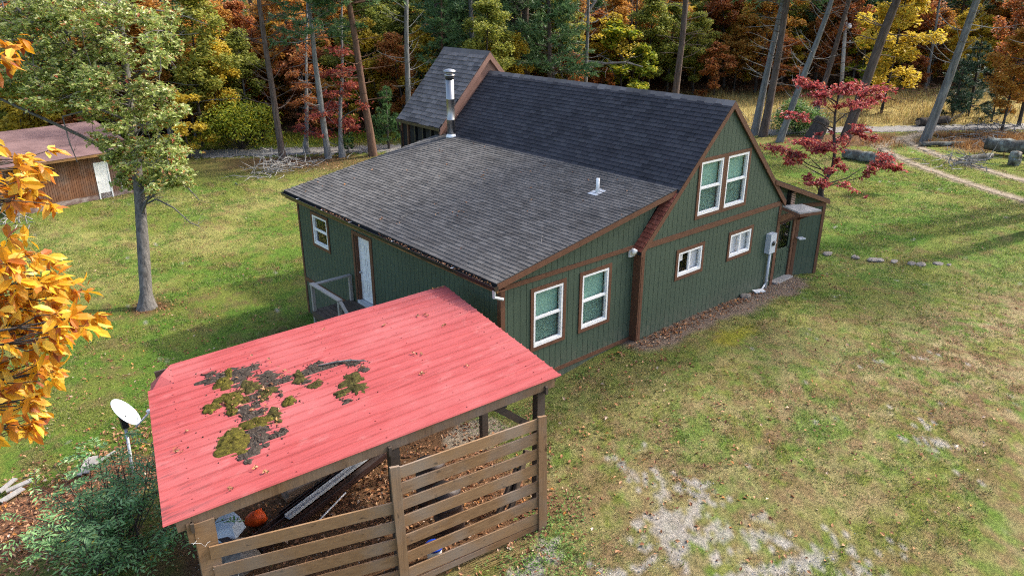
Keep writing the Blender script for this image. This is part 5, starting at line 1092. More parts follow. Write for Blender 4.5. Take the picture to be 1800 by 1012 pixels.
def spray_tree(name, label, cat, base_p, trunk_pts, r0, clusters, bark, leaf, ls, seed, flat=.4, droop=0., lobes=0, extra_limbs=(), grp=None, hub=0):
    """trunk along given points; one limb and leafy spray per cluster (centre, rx, rz, leaves)"""
    rg = np.random.default_rng(seed); loc = np.array(base_p, float); mb = MB(); tp = [np.array(q)-loc for q in trunk_pts]; n = len(tp)
    mb.tube(tp, [r0*(1.75 if i_ == 0 else (1.22 if i_ == 1 else 1))*(1-.75*i_/(n-1))+.012 for i_ in range(n)], 12, False, .06); C = []; Dr = []
    zs = np.array([q[2] for q in tp]); hubs = []
    for ci, (c, rx, rz, nn) in enumerate(clusters):
        c = np.array(c)-loc; hd = np.hypot(*(c[:2]-tp[n//2][:2])); zt = c[2]-.28*hd-rg.uniform(.1, .5); f = np.interp(zt, zs, np.arange(n)/(n-1)); p = along(tp, float(np.clip(f, .05, .98)))
        if hub and ci % hub and hubs:
            hb_ = min(hubs, key=lambda q: np.linalg.norm(q[1]-c)); cand = [p, hb_[0], hb_[1]]; p = min(cand, key=lambda q: np.linalg.norm(q-c))
        L = np.linalg.norm(c-p); m1 = p+(c-p)*.35+rg.normal(size=3)*.08*L+np.array([0, 0, .04*L]); m2 = p+(c-p)*.7+rg.normal(size=3)*.07*L+np.array([0, 0, .03*L]); rr = min(r0*.4, .012+.012*L)
        
        if hub and ci % hub: rr *= .5
        elif hub: hubs.append((m2, c))
        mb.tube([p, m1, m2, c], [rr, rr*.7, rr*.4, .006], 5, False)
        for s in range(max(4, int(nn/22))):
            o = rg.normal(size=3); o /= np.linalg.norm(o); o *= np.array([rx, rx, rz])*rg.uniform(.3, 1.0); st = m2+(c-m2)*rg.uniform(0, 1); e = c+o; sp = [st, (st+e)/2+rg.normal(size=3)*.06, e]; mb.tube(sp, [.009, .006, .003], 3, False)
            k_ = max(1, int(nn/max(4, int(nn/22)))); tt_ = rg.uniform(.25, 1.08, k_)[:, None]
            cc = st+(e-st)*tt_ + rg.normal(size=(k_, 3))*np.array([rx, rx, rz])*.2; C.append(cc); d = (e-st)/max(.1, np.linalg.norm(e-st)); Dr.append(np.repeat(d[None], k_, 0)+rg.normal(size=(k_, 3))*.8+np.array([0, 0, -droop]))
    for pts, r in extra_limbs:
        pts = [np.array(q)-loc for q in pts]; mb.tube(pts, [r*(1-.8*i_/(len(pts)-1))+.004 for i_ in range(len(pts))], 6, False)
        for s in range(14):
            a = along(pts, rg.uniform(.3, 1)); mb.tube(path(rg, a, rg.normal(size=3)*[1, 1, .5], rg.uniform(.3, 1.0), 3, 0, .2), [.008, .006, .004, .002], 3, False)
    C = np.concatenate(C); Dr = np.concatenate(Dr)
    if lobes:      # each twig end carries a small star of leaves
        k_ = lobes; Cr = np.repeat(C, k_, 0); dd = rg.normal(size=(len(Cr), 3)); dd[:, 2] = dd[:, 2]*.45; dd /= np.linalg.norm(dd, axis=1)[:, None]; s = ls*rg.uniform(.7, 1.3, len(Cr)); V, F = leafquads(Cr+dd*s[:, None]*.5, s, s*.5, .45, rg, dd)
    else:
        s = ls*rg.uniform(.65, 1.35, len(C)); V, F = leafquads(C, s*1.15, s*.62, .35, rg, Dr)
    return tree_object(name, label, cat, loc, mb, bark, V, F, leaf, grp)

# --- the big oak on the left lawn
ob = at(258, 542); od = depth_of(ob); rg = np.random.default_rng(21)
tp = [ob-(0, 0, .2)] + [dep(px, py, od+dd) for px, py, dd in [(258,532,0),(257,515,0),(252,440,.0),(245,340,.1),(238,270,.2),(229,190,.3),(219,100,.4),(209,20,.5),(200,-80,.6),(196,-190,.7)]]
cl = []
OK = [(20,30,50,26),(75,25,55,28),(130,35,50,30),(185,22,45,26),(245,30,42,26),(285,50,30,26),(30,95,55,28),(95,90,55,30),(160,95,50,30),(215,85,45,28),(270,100,38,28),(298,85,20,18),(25,150,50,24),(85,150,50,26),(145,150,48,28),(200,150,45,26),(255,150,40,26),(290,160,22,18),(60,180,45,12),(120,182,45,14),(175,200,42,18),(235,205,45,24),(285,215,35,22),(310,200,20,14),
      (185,240,35,16),(240,250,40,18),(290,262,35,20),(320,275,28,18),(275,300,45,18),(322,300,28,16),(250,322,35,14),(300,320,35,12),(215,300,20,12),(210,275,25,14)]
for px, py, rx, ry in OK:
    for q in range(5):
        dd = rg.uniform(-2.6, 1.2); c = dep(px+rg.uniform(-.8, .8)*rx, py+rg.uniform(-.8, .8)*ry, od+dd); cl.append((c, rx*od/FPX*.8, ry*od/FPX*.85, 44))
for q in range(26): cl.append((dep(rg.uniform(-120, 310), rg.uniform(-230, -10), od+rg.uniform(-2.5, 2)), .95, .5, 45))
for q in range(22): cl.append((dep(rg.uniform(-130, -10), rg.uniform(-60, 190), od+rg.uniform(-2.5, 2)), .9, .5, 45))
ex = [([dep(244,345,od), dep(290,300,od-.4), dep(330,330,od-.6), dep(350,352,od-.6)], .05), ([dep(250,362,od), dep(275,350,od-.3), dep(305,365,od-.4), dep(335,392,od-.4), dep(352,398,od-.4)], .035), ([dep(232,215,od), dep(170,190,od-.8), dep(110,205,od-1.2), dep(122,250,od-1.2), dep(136,285,od-1.2)], .05), ([dep(246,352,od), dep(262,345,od+.3), dep(285,348,od+.4)], .03)]
for q in range(70): cl.append((dep(rg.uniform(-30, 190), rg.uniform(-15, 180), od+rg.uniform(-2.6, 1.5)), .9, .5, 45))
spray_tree('oak_tree', 'tall green-leaved oak on the lawn between the barn and the house', 'tree', ob, tp, .25, cl, 'bark_oak', 'lf_oak', .165, 22, lobes=4, extra_limbs=ex, hub=7)

# --- golden tree whose branches reach in at the left edge
gb = np.array([-17.2, -5.2, 0.]); gb[2] = Hs(gb[0], gb[1]); rg = np.random.default_rng(31); gd = 6.1
tp = [gb-(0, 0, .2), gb+(.05, 0, 1.6), gb+(.1, .05, 3.4), gb+(.2, 0, 5.2), gb+(.25, .05, 6.8), gb+(.3, 0, 8.4), gb+(.3, .1, 9.8)]
mb = MB(); loc = gb; mb.tube([q-loc for q in tp], [.17, .14, .12, .10, .075, .05, .02], 9, False, .04); LV = []; LF_ = []
GB = [(40,285,55,30,55),(20,330,55,28,50),(55,345,40,16,24),(15,255,25,14,14),(70,445,35,12,22),(45,470,60,22,60),(95,490,35,20,34),(110,520,40,20,34),(30,520,50,30,60),(80,560,55,26,60),(145,560,32,18,30),(120,590,42,18,34),(40,585,50,25,50),(20,620,35,18,26),(80,655,45,20,44),(35,660,45,24,44),(65,700,40,22,38),(25,720,40,24,38),(50,745,32,14,22),(15,765,22,12,14),(8,70,22,22,16),(6,110,15,12,8),(5,430,20,14,14)]
def big_leaf(c, d, nrm, L, W):
    d = d/np.linalg.norm(d); nrm = nrm-d*(nrm@d); nrm /= np.linalg.norm(nrm); b = np.cross(nrm, d); o = len(LV)*0
    mid = [c, c+d*L*.33-nrm*L*.03, c+d*L*.68-nrm*L*.10, c+d*L-nrm*L*.22]; wv = [0, .42, .5, 0]
    v = [mid[0]] + [m_ + s*b*W*w_ + nrm*W*.12*(1 if w_ else 0) for m_, w_ in zip(mid[1:3], wv[1:3]) for s in (1, -1)] + [mid[3], mid[1], mid[2]]
    # 0 base,1 l1,2 r1,3 l2,4 r2,5 tip,6 mid1,7 mid2
    return v, [(0, 6, 1), (0, 2, 6), (1, 6, 7), (1, 7, 3), (6, 2, 4), (6, 4, 7), (3, 7, 5), (7, 4, 5)]
for px, py, rx, ry, nn in GB:
    px = px*.86-8; rx *= .9
    c = dep(px, py, gd+rg.uniform(-.3, .4)); zt = c[2]-.5; f = np.interp(zt, [q[2] for q in tp], np.arange(len(tp))/(len(tp)-1)); p = along(tp, float(np.clip(f, .2, .97)))
    m1 = p*.5+c*.5+(0, 0, .22); mb.tube([p-loc, m1-loc, c-loc], [.028, .018, .006], 5, False)
    for q in range(max(3, nn//5)):
        e = c + RGT*rg.uniform(-1, 1)*rx/FPX*gd + DWN*rg.uniform(-1, 1)*ry/FPX*gd + FWD*rg.uniform(-.35, .35); st = m1*.25+c*.75; mb.tube([st-loc, (st+e)/2-loc+rg.normal(size=3)*.03, e-loc], [.007, .005, .003], 4, False)
        for r in range(9):
            d = rg.normal(size=3)*.8 + (e-st)/max(.05, np.linalg.norm(e-st))*.6; d[2] -= .55; nrm = rg.normal(size=3)*.6+np.array([0, 0, 1.]); L = rg.uniform(.08, .18)
            v, f_ = big_leaf(e-loc+rg.normal(size=3)*.02, d, nrm, L, L*.42); o = len(LV); LV += v; LF_ += [tuple(i_+o for i_ in t_) for t_ in f_]
for q in range(110):     # the rest of the crown, out of frame to the left
    c = gb+np.array([rg.normal()*1.1-.7, rg.normal()*1.2+.6, rg.uniform(4.5, 10)])
    if visible(c[:1], c[1:2], c[2:], 120)[0]: continue
    for r in range(5):
        L = rg.uniform(.12, .2); v, f_ = big_leaf(c-loc+rg.normal(size=3)*.15, rg.normal(size=3)+(0, 0, -.4), rg.normal(size=3)+(0, 0, .8), L, L*.42); o = len(LV); LV += v; LF_ += [tuple(i_+o for i_ in t_) for t_ in f_]
root = empty('hickory_tree', gb, 'golden yellow hickory whose leafy branches hang in from the left edge', 'tree'); link('trunk', mb.mesh('trunk', M['bark_dark'], True), root, True)
link('crown', mesh_np('crown', np.array(LV), np.array(LF_), M['lf_gold']), root, True)

# --- blue-green shrub with feathery leaves beside the shed
sb = at(215, 985); rg = np.random.default_rng(41); mb = MB(); C = []; Dd = []; Ll = []
for q in range(58):
    az = rg.uniform(0, 6.28); L = rg.uniform(1.2, 2.6); el = rg.uniform(.65, 1.45); st = path(rg, (rg.normal()*.2, rg.normal()*.2, 0), (math.cos(az)*math.cos(el), math.sin(az)*math.cos(el), math.sin(el)), L, 5, -.03, .08); mb.tube(st, [.014, .012, .010, .008, .006, .004], 5, False)
    for r in range(8):
        t = rg.uniform(.35, 1); p = along(st, t); a2 = rg.uniform(0, 6.28); d = np.array([math.cos(a2), math.sin(a2), rg.uniform(-.1, .6)]); fr = path(rg, p, d, rg.uniform(.32, .5), 6, -.10, .04); mb.tube(fr, .004, 3, False)
        for s in range(1, 7):
            dv = fr[min(s+1, 6)]-fr[s-1]; dv /= np.linalg.norm(dv); sv = np.cross(dv, (0, 0, 1)); sv /= np.linalg.norm(sv)+1e-6
            for sg in ((-1, 1) if s < 6 else (0,)):
                d_ = dv*.55+sv*sg*.8+np.array([0, 0, -.25]); C.append(fr[s]+d_*.065); Dd.append(d_); Ll.append(.15*(1-.3*abs(s-3.2)/3.2))
C = np.array(C); Dd = np.array(Dd); Ll = np.array(Ll)*rg.uniform(.8, 1.2, len(C)); V, F = leafquads(C, Ll, Ll*.30, 1.3, rg, Dd*1.6, .2)
root = empty('elder_shrub', sb, 'leafy blue-green shrub with feathery leaves beside the low end of the red roof', 'shrub'); link('stems', mb.mesh('stems', M['bark_dark'], True), root, True); link('foliage', mesh_np('foliage', V, F, M['lf_shrub']), root, True)

# --- red dogwood by the right end of the house
db = at(1443, 347); dd_ = depth_of(db); rg = np.random.default_rng(51)
tp = [db-(0, 0, .2)] + [dep(px, py, dd_+q) for px, py, q in [(1443,335,0),(1452,315,0),(1463,300,.1),(1467,270,.2),(1466,235,.2),(1468,200,.3),(1475,165,.3),(1482,140,.3)]]
cl = [(dep(px, py, dd_+rg.uniform(-1.0, 1.0)), rx*dd_/FPX, ry*dd_/FPX, nn) for px, py, rx, ry, nn in [(1430,150,26,9,130),(1455,162,26,10,150),(1490,155,26,10,150),(1525,160,28,10,150),(1540,175,20,9,100),(1500,180,25,10,120),(1405,145,18,7,70),(1425,165,20,8,90),(1465,182,18,8,70),
      (1365,262,24,9,110),(1395,268,26,10,140),(1425,256,28,10,170),(1455,262,28,10,180),(1480,252,18,8,90),(1400,285,12,8,50),(1380,278,18,7,60),(1520,228,18,7,90),(1540,240,12,8,60),(1505,222,14,5,50),(1550,285,24,10,150),(1570,295,14,10,100),(1535,300,14,6,50),(1480,288,14,10,70),(1440,320,20,8,80),(1465,322,20,7,80),(1420,310,10,8,50),(1470,300,12,8,40),(1400,210,20,8,60),(1395,198,14,6,40),(1515,350,10,5,10),(1460,235,10,6,30)]]
cl = [(c+rg.normal(size=3)*[.3, .3, .08], rx*1.05, ry, int(nn*1.3)) for c, rx, ry, nn in cl for _ in range(2)]
spray_tree('dogwood_tree', 'small crimson-leaved dogwood growing on the lawn beside the entry', 'tree', db, tp, .10, cl, 'bark_dark', 'lf_dogwood', .16, 52, droop=.7, hub=3)

# --- dark red maples behind the lean-to roof at the left
for q, (px, py, cls, lab, sc_) in enumerate([((602), 276, [(590,165,40,10,160),(620,150,30,10,120),(560,200,40,9,150),(600,215,40,9,170),(560,235,38,8,150),(620,225,25,8,100),(590,130,35,10,120),(640,185,20,8,70),(530,225,22,7,70),(580,185,40,9,130),(610,120,30,10,90),(600,90,35,12,100)], 'layered dark red maple at the edge of the trees behind the house', 1),
        (540, 270, [(535,150,25,10,90),(555,120,30,10,100),(520,180,22,9,70),(545,175,25,9,80),(530,90,30,12,90),(560,60,35,12,100),(515,130,20,9,60),(545,210,20,8,60)], 'rust-red maple left of the dark red maple near the gravel road', 1)]):
    b = at(px, py); d0 = depth_of(b); rg = np.random.default_rng(60+q); tp = [b-(0, 0, .2)]+[dep(px-2+rg.uniform(-2, 2), yy, d0) for yy in (255, 220, 180, 140, 90, 40, -20)]
    cl = [(dep(cx, cy, d0+rg.uniform(-1.6, 1.4)), rx*d0/FPX, ry*d0/FPX*1.2, nn) for cx, cy, rx, ry, nn in cls for _ in range(2)]
    spray_tree('maple_tree', lab, 'tree', b, tp, .16, cl, 'bark_grey', 'lf_dark_red' if q == 0 else 'lf_rust', .21, 62+q, flat=.3, hub=3)

# --- prototypes for the wood
PROTO = {}
def proto(key, res, bark, leaf, cat='tree', name='tree'):
    mb, V, F = res; PROTO[key] = (mb.mesh('trunk', M[bark], True), mesh_np('crown', V, F, M[leaf]) if V is not None else None, name, cat)
def plant(key, loc, rz, sc, label, group=None, leaf=None, tilt=(0, 0), name=None):
    tm, cm, nm, cat = PROTO[key]; root = empty(name or nm, loc, label, cat, group); root.rotation_euler = (tilt[0], tilt[1], rz); root.scale = (sc, sc, sc)
    link('trunk', tm, root, True)
    if cm is not None:
        o = link('crown', cm, root, True)
        if leaf: o.material_slots[0].link = 'OBJECT'; o.material_slots[0].material = M[leaf]
    return root
for q in range(3): proto('broad%d' % q, broadleaf(200+q, 13.5, .17, 2.6, 3.4, 24, 9500, .27, .8, csize=.75), 'bark_dark' if q else 'bark_grey', 'lf_orange', name='broadleaf_tree')
for q in range(2): proto('slim%d' % q, broadleaf(210+q, 10, .10, 1.4, 2.4, 20, 6000, .24, .8, csize=.8), 'bark_dark', 'lf_yellow', name='slender_tree')
for q in range(2): proto('under%d' % q, broadleaf(220+q, 4.2, .05, .4, 1.7, 14, 2600, .2, .55, csize=.85), 'bark_dark', 'lf_olive', name='sapling')
for q in range(3): proto('pine%d' % q, pine(230+q, 19, .25, 9.0, 3.6, 3.6, 3.4, 0, .42, .035), ('bark_pine', 'bark_grey', 'bark_red')[q], 'lf_pine', name='pine_tree')
proto('pinelow', pine(240, 15, .2, 3.5, 3.6, 1.5, 3.8, 0, .42, .04), 'bark_pine', 'lf_pine', name='white_pine')
for q in range(2): proto('bare%d' % q, pine(250+q, 17, .22, 30, 3.6, 3.6, 3, 0, sweep=.5, twig=1.0), ('bark_grey', 'bark_pine')[q], 'lf_pine', name='bare_tree')
proto('deadpine', pine(260, 15, .19, 40, 5.4, 1.6, 3, 0, sweep=-.05, twig=1.5), 'bark_grey', 'lf_pine', name='dead_pine')
proto('spruce', pine(270, 5.2, .10, .5, 2.3, .3, 6.5, 0, .26, .02, .05, 1, 7), 'bark_dark', 'lf_blue', name='spruce_tree')
proto('evergreen', pine(271, 4.4, .08, .2, 1.5, .15, 9, 0, .24, .02, .3, 1, 8), 'bark_dark', 'lf_bright', name='evergreen_shrub')

# --- trunks that can be told apart
LONE = [  # px, py base, key, yaw, scale, lean toward image right (rad), label
 (306,262,'deadpine',.4,1.05,-.05,'dead grey pine with bare drooping twigs behind the oak'),
 (499,286,'bare1',1.2,1.0,-.02,'straight bare-branched grey trunk rising from the brush pile'),
 (578,278,'pine1',2.0,.85,-.02,'slim grey trunk left in the clump behind the lean-to roof'),
 (656,274,'pine2',.3,1.05,-.075,'leaning red-brown pine trunk just left of the lean-to roof'),
 (720,250,'bare0',2.2,1.0,.0,'pale thin trunk between the leaning pine and the porch roof'),
 (836,215,'pine1',4.1,1.0,.0,'grey pine trunk rising straight behind the porch ridge'),
 (926,200,'pine0',5.2,1.35,-.01,'thick pale grey pine trunk behind the left end of the main ridge'),
 (1028,205,'bare0',3.3,.85,.0,'slim grey trunk behind the middle of the main ridge'),
 (1183,205,'pine0',1.1,1.15,.015,'dark thick trunk behind the right half of the main ridge'),
 (1326,238,'pine1',.9,1.0,.085,'left trunk of the leaning pair beyond the gable peak'),
 (1341,240,'pine0',2.7,1.05,.075,'right trunk of the leaning pair beyond the gable peak'),
 (1370,250,'bare0',3.6,1.0,.25,'strongly leaning trunk with a pale stripped base by the evergreen bush'),
 (1430,212,'bare1',.2,1.0,.17,'dark leaning trunk behind the tilted stump'),
 (1484,247,'pine0',4.4,1.3,.22,'thick dark leaning trunk behind the red dogwood'),
 (1625,250,'bare0',5.5,1.25,.17,'grey leaning trunk with pale bare limbs beside the drive'),
 (1548,200,'slim0',1.,1.1,.05,'slender tree beyond the meadow grass right of the utility pole'),
]
for px, py, key, yw, sc, ln, lab in LONE:
    b = at(px, py); r3 = Matrix.Rotation(ln, 3, Vector(FH)) if False else None
    o = plant(key, b-(0, 0, .05), yw, sc, lab)
    ax = Vector((FH[0], FH[1], 0)); o.rotation_mode = 'QUATERNION'
    from mathutils import Quaternion
    o.rotation_quaternion = Quaternion(ax, ln) @ Quaternion((0, 0, 1), yw)
# forked bare oak behind the ridge
fb = at(968, 200); fd_ = depth_of(fb); P = lambda px, py, q=0: dep(px, py, fd_+q); rg = np.random.default_rng(71); mb = MB(); loc = fb
def limb(pts, r0_, r1_, n=8):
    m = len(pts); mb.tube([np.array(p)-loc for p in pts], [r0_+(r1_-r0_)*i_/(m-1) for i_ in range(m)], n, False, .05)
limb([fb-(0, 0, .2), P(970,170), P(970,135), P(966,100), P(962,60), P(958,0), P(955,-80)], .42, .16); limb([P(970,135), P(985,110,.3), P(1000,75,.4), P(1020,40,.5), P(1045,5,.5), P(1065,-30,.5)], .26, .08); limb([P(1002,72,.4), P(995,35,.2), P(1000,0,.2), P(990,-40,0)], .12, .05); limb([P(972,125), P(1000,108,-.4), P(1030,108,-.6), P(1065,112,-.6), P(1100,110,-.7), P(1130,118,-.7)], .20, .05); limb([P(1020,40,.5), P(1045,40,.8), P(1070,25,1.)], .08, .03)
for q in range(60):
    a = [P(1030,108,-.6), P(1065,112,-.6), P(1100,110,-.7), P(1045,5,.5), P(1000,20,.2), P(958,20), P(1070,25,1.), P(1020,40,.5)][q % 8]-loc; mb.tube(path(rg, a+rg.normal(size=3)*.3, rg.normal(size=3)*[1, 1, .6]+(0, 0, .3), rg.uniform(.6, 2.2), 4, .02, .2), [.03, .022, .016, .01, .005], 4, False)
cl = [P(rg.uniform(990, 1120), rg.uniform(30, 120), rg.uniform(-1.5, 2))-loc for _ in range(34)]; C = np.concatenate([cluster(rg, c, 26, .6, .5) for c in cl]); V, F = leafquads(C, .26, .17, .5, rg)
tree_object('forked_oak', 'forked rough-barked oak with wide bare limbs and sparse yellow leaves', 'tree', loc, mb, 'bark_grey', V, F, 'lf_yellow')
# small evergreens and bushes
plant('evergreen', at(684, 262), .5, 1.0, 'rounded bright evergreen shrub left of the porch'); plant('evergreen', at(612, 268), 2.5, .42, 'tiny bright evergreen seedling under the dark red maple')
for px, py, sc, lab in ((1700, 205, 1.1, 'spreading dark spruce beyond the russet grass'), (1672, 212, .75, 'smaller dark spruce left of the spreading one'), (1742, 215, .6, 'low dark spruce right of the spreading one')): plant('spruce', at(px, py), px*.1, sc, lab)
def bush(name, label, c, rx, ry, rz, n, leaf, ls, seed, up=.5):
    rg = np.random.default_rng(seed); mb = MB(); C = []
    for q in range(26):
        az = rg.uniform(0, 6.28); el = rg.uniform(.3, 1.4); e = np.array([math.cos(az)*math.cos(el)*rx, math.sin(az)*math.cos(el)*ry, math.sin(el)*rz])*rg.uniform(.7, 1.05); mb.tube([(0, 0, 0), e*.5+rg.normal(size=3)*.1, e], [.03, .018, .006], 4, False); C.append(cluster(rg, e*.92, n//26, min(rx, rz)*.42, .7))
    C = np.concatenate(C); C[:, 2] = np.maximum(C[:, 2], .03); V, F = leafquads(C, ls*rg.uniform(.7, 1.3, len(C)), ls*.42, up, rg); root = empty(name, c, label, 'shrub'); link('stems', mb.mesh('stems', M['bark_dark']), root, True); link('foliage', mesh_np('foliage', V, F, M[leaf]), root, True); return root
bush('evergreen_bush', 'broad glossy green bush behind the tilted stump', at(1400, 232), 2.2, 1.8, 2.1, 5200, 'lf_rhodo', .2, 81); bush('yellow_green_bush', 'yellow-green leafy bush under the dead pine near the road', at(425, 262), 3.2, 2.6, 3.4, 4200, 'lf_lime', .26, 82); bush('yellow_green_bush', 'bright yellow-green bush tip right of the larger yellow bush', at(462, 250), 1.6, 1.4, 3.0, 1500, 'lf_lime', .24, 83)
bush('orange_bush', 'orange-brown bush behind the barn roof', at(100, 262)+np.array([0, 6, 0]), 4, 3, 4.2, 4200, 'lf_orange', .26, 84)

# --- the wood itself: every tree that can be told apart
rg = np.random.default_rng(99); placed = []
KINDS = {'o': ('broad', 'lf_orange', 'orange-brown tree in the autumn wood behind the house', 'orange-brown trees in the wood'), 'r': ('broad', 'lf_rust', 'rust-red tree in the autumn wood behind the house', 'rust-red trees in the wood'), 'y': ('slim', 'lf_yellow', 'yellow-leaved slender tree in the wood behind the house', 'yellow trees in the wood'),
         'g': ('broad', 'lf_olive', 'olive-green tree in the autumn wood behind the house', 'olive-green trees in the wood'), 'p': ('pinelow', None, 'dark green white pine in the wood behind the house', 'white pines in the wood'), 't': ('pine', None, 'tall high-crowned pine in the wood', 'tall pines in the wood'), 'b': ('bare', None, 'bare-branched tree in the wood behind the house', 'bare trees in the wood'),
         'u': ('under', None, 'leafy sapling at the foot of the wood', 'saplings in the wood')}
ZONES = [(120, 'behind the barn roof'), (330, 'behind the big oak'), (500, 'right of the dead grey pine'), (680, 'behind the dark red maples'), (800, 'left of the flue pipe'), (940, 'behind the porch ridge'), (1080, 'behind the forked oak'), (1290, 'behind the right half of the ridge'), (1400, 'behind the leaning pair of trunks'), (1520, 'around the utility pole'), (1650, 'beyond the meadow grass'), (9999, 'beyond the spruces at the right')]
def clear(x_, y_):
    if any((x_-a)**2+(y_-b)**2 < r*r for a, b, r in placed): return False
    return True
def try_plant(code, t, s, sc):
    p = ROAD0+RD*t+RN*s
    if not clear(*p): return
    key, leaf, lab, grp = KINDS[code]
    k_ = key + ('' if key == 'pinelow' else str(rg.integers(0, {'broad': 3, 'slim': 2, 'under': 2, 'pine': 3, 'bare': 2}[key]))); placed.append((p[0], p[1], 1.0 if code == 'u' else 1.9))
    if code == 'u': leaf = ['lf_olive', 'lf_orange', 'lf_yellow', 'lf_rust', 'lf_lime'][rg.integers(0, 5)]; lab = {'lf_olive': 'olive-green', 'lf_orange': 'orange-brown', 'lf_yellow': 'yellow', 'lf_rust': 'rust-red', 'lf_lime': 'yellow-green'}[leaf]+' '+lab; grp = lab.split()[0]+' saplings in the wood'
    z = Hs(*p)
    if not visible(np.array([p[0]]), np.array([p[1]]), np.array([z+4.]), 160)[0]: return
    q3 = np.array([p[0], p[1], z+3])-CAM; u_ = 900+FPX*(q3@RGT)/(q3@FWD); se = s-s_edge(t)
    zone = next(w_ for lim, w_ in ZONES if u_ < lim); dp_ = 'at the edge' if se < 4 else ('inside' if se < 14 else 'deep in')
    lab = lab.replace('in the autumn wood behind the house', '').replace('in the wood behind the house', '').replace('in the wood', '').replace('at the foot of the wood', '').strip() + (' %s of the wood %s' if se < 4 else (' %s the wood %s' if se >= 14 else ' %s the wood %s')) % (dp_, zone)
    plant(k_, (p[0], p[1], z-.05), rg.uniform(0, 6.28), sc, lab, grp, leaf)
def s_edge(t): return (0.0 if t < -9 else 5.5) if t < 13 else 5.5+min(1, (t-13)/12)*13
for q in range(520):
    t = rg.uniform(-42, 80); s = s_edge(t)+abs(rg.normal())*17
    if s > s_edge(t)+38: continue
    mixs = 'ooyrygtogyrp' if t < 6 else ('oyygpptoygpo' if t < 30 else 'yoygtooyyoygr')
    cd_ = mixs[rg.integers(0, len(mixs))]; try_plant(cd_, t, s, rg.uniform(.8, 1.2) if cd_ in 'tbp' else rg.uniform(.5, .85))
for q in range(420):
    t = rg.uniform(-40, 78); try_plant('u', t, s_edge(t)+rg.uniform(-1.5, 22), rg.uniform(.7, 1.7))
for q in range(130):
    t = rg.uniform(-38, 78); try_plant('bt'[q % 2], t, s_edge(t)+rg.uniform(0, 16), rg.uniform(.55, .8))
# orange maples at the right edge
for px, py, sc, leaf, lab in ((1790, 222, .75, 'lf_rust', 'bright orange-red maple at the right edge of the picture'), (1760, 232, .5, 'lf_orange', 'slim orange maple beside the spruces')): plant('broad1', at(px, py), px*.3, sc, lab, None, leaf, name='maple_tree')
# tall pines off to the right of the yard: their shadows cross the roofs
for q, (x_, y_, sc) in enumerate(((20.5, -4.0, 1.5), (25, -3.6, 1.75), (30, -3.2, 1.85))):
    plant('pine%d' % (q % 3), (x_, y_, Hs(x_, y_)-.05), q*1.3, sc, 'tall pine standing off the right side of the yard', 'pines right of the yard')
# far wood closing the view
n = 90000; t = rg.uniform(-95, 130, n); s = rg.uniform(34, 72, n); P2 = ROAD0+t[:, None]*RD+s[:, None]*RN; z = H(P2[:, 0], P2[:, 1])
cn = fbm(P2[:, 0]*.35, P2[:, 1]*.35, 91, 3); hgt = rg.random(n)*(9+.16*(s-34)); ok = fbm(P2[:, 0]*.4+hgt*.5, P2[:, 1]*.4, 95, 3) > .40
C = np.c_[P2, z+hgt][ok]; V, F = leafquads(C, rg.uniform(.4, .75, len(C)), rg.uniform(.3, .5, len(C)), .3, rg)
k = NT('far_wood_leaves'); n1 = k.noise(k.pos((1, 1, .6)), .17, 3); isl = k.n('ShaderNodeNewGeometry').outputs['Random Per Island']
c_ = k.ramp(k.math('ADD', k.math('MULTIPLY', n1, .8), k.math('MULTIPLY', isl, .2)), [(.3, (.09, .14, .04)), (.42, (.24, .24, .05)), (.5, (.48, .35, .05)), (.58, (.5, .24, .05)), (.68, (.34, .11, .04))]); k.fin(c_, .7, .2)
tr = k.n('ShaderNodeBsdfTranslucent'); k.l(c_, tr.inputs[0]); mx = k.n('ShaderNodeMixShader'); mx.inputs[0].default_value = .4; k.l(k.b.outputs[0], mx.inputs[1]); k.l(tr.outputs[0], mx.inputs[2]); k.l(mx.outputs[0], k.out.inputs['Surface'])
tag(link('distant_woodland', mesh_np('distant_woodland', V, F, k.m)), 'far autumn woodland closing the view behind the nearer trees', 'woodland', kind='stuff')
mb = MB()
for q in range(260):
    t = rg.uniform(-80, 115); s = rg.uniform(36, 62); p = ROAD0+RD*t+RN*s; z0 = Hs(*p); r = rg.uniform(.1, .24); mb.tube([(p[0], p[1], z0-.3), (p[0]+rg.normal()*.3, p[1]+rg.normal()*.3, z0+9), (p[0]+rg.normal()*.6, p[1]+rg.normal()*.6, z0+18)], [r, r*.75, r*.4], 6, False)
tag(mb.build('distant_trunks', M['bark_pine'], None, True), 'mass of far tree trunks deep in the woodland', 'woodland', kind='stuff')

# ------------------------------------------------------------------ stump, logs, brush, poles
def log(name, label, a, b, r0_, r1_, mat='log', cat='log', grp=None, n=14):
    a = np.array(a); b = np.array(b); mb = MB(); m = 9; rgl = np.random.default_rng(int(abs(a[0]*100)) % 9999); pts = [a+(b-a)*i_/(m-1)+rgl.normal(size=3)*.02 for i_ in range(m)]
    mb.tube(pts, [r0_+(r1_-r0_)*i_/(m-1)+rgl.normal()*.012*r0_*3 for i_ in range(m)], n, True, .05); o = mb.build(name, M[mat], None, True); tag(o, label, cat, grp)
    d = (b-a)/np.linalg.norm(b-a)
    for e, r, sg in ((a, r0_, -1), (b, r1_, 1)): MB().lathe(e+d*sg*.002, [(r*.93, 0), (r*.93, .015), (0, .016)], 12, d*sg).build('cut_face', M['cutwood'], o)
    return o
M['cutwood'] = pmat('weathered_cut_wood', (.16, .12, .09), (.32, .26, .2), 6, (1, 1, 1), .9, .3)
sb_ = at(1424, 250); log('tree_stump', 'wide tilted tree stump at the edge of the lawn', sb_-(0, 0, .2), dep(1447, 211, depth_of(sb_)), .62, .5, 'bark_dark', 'stump')
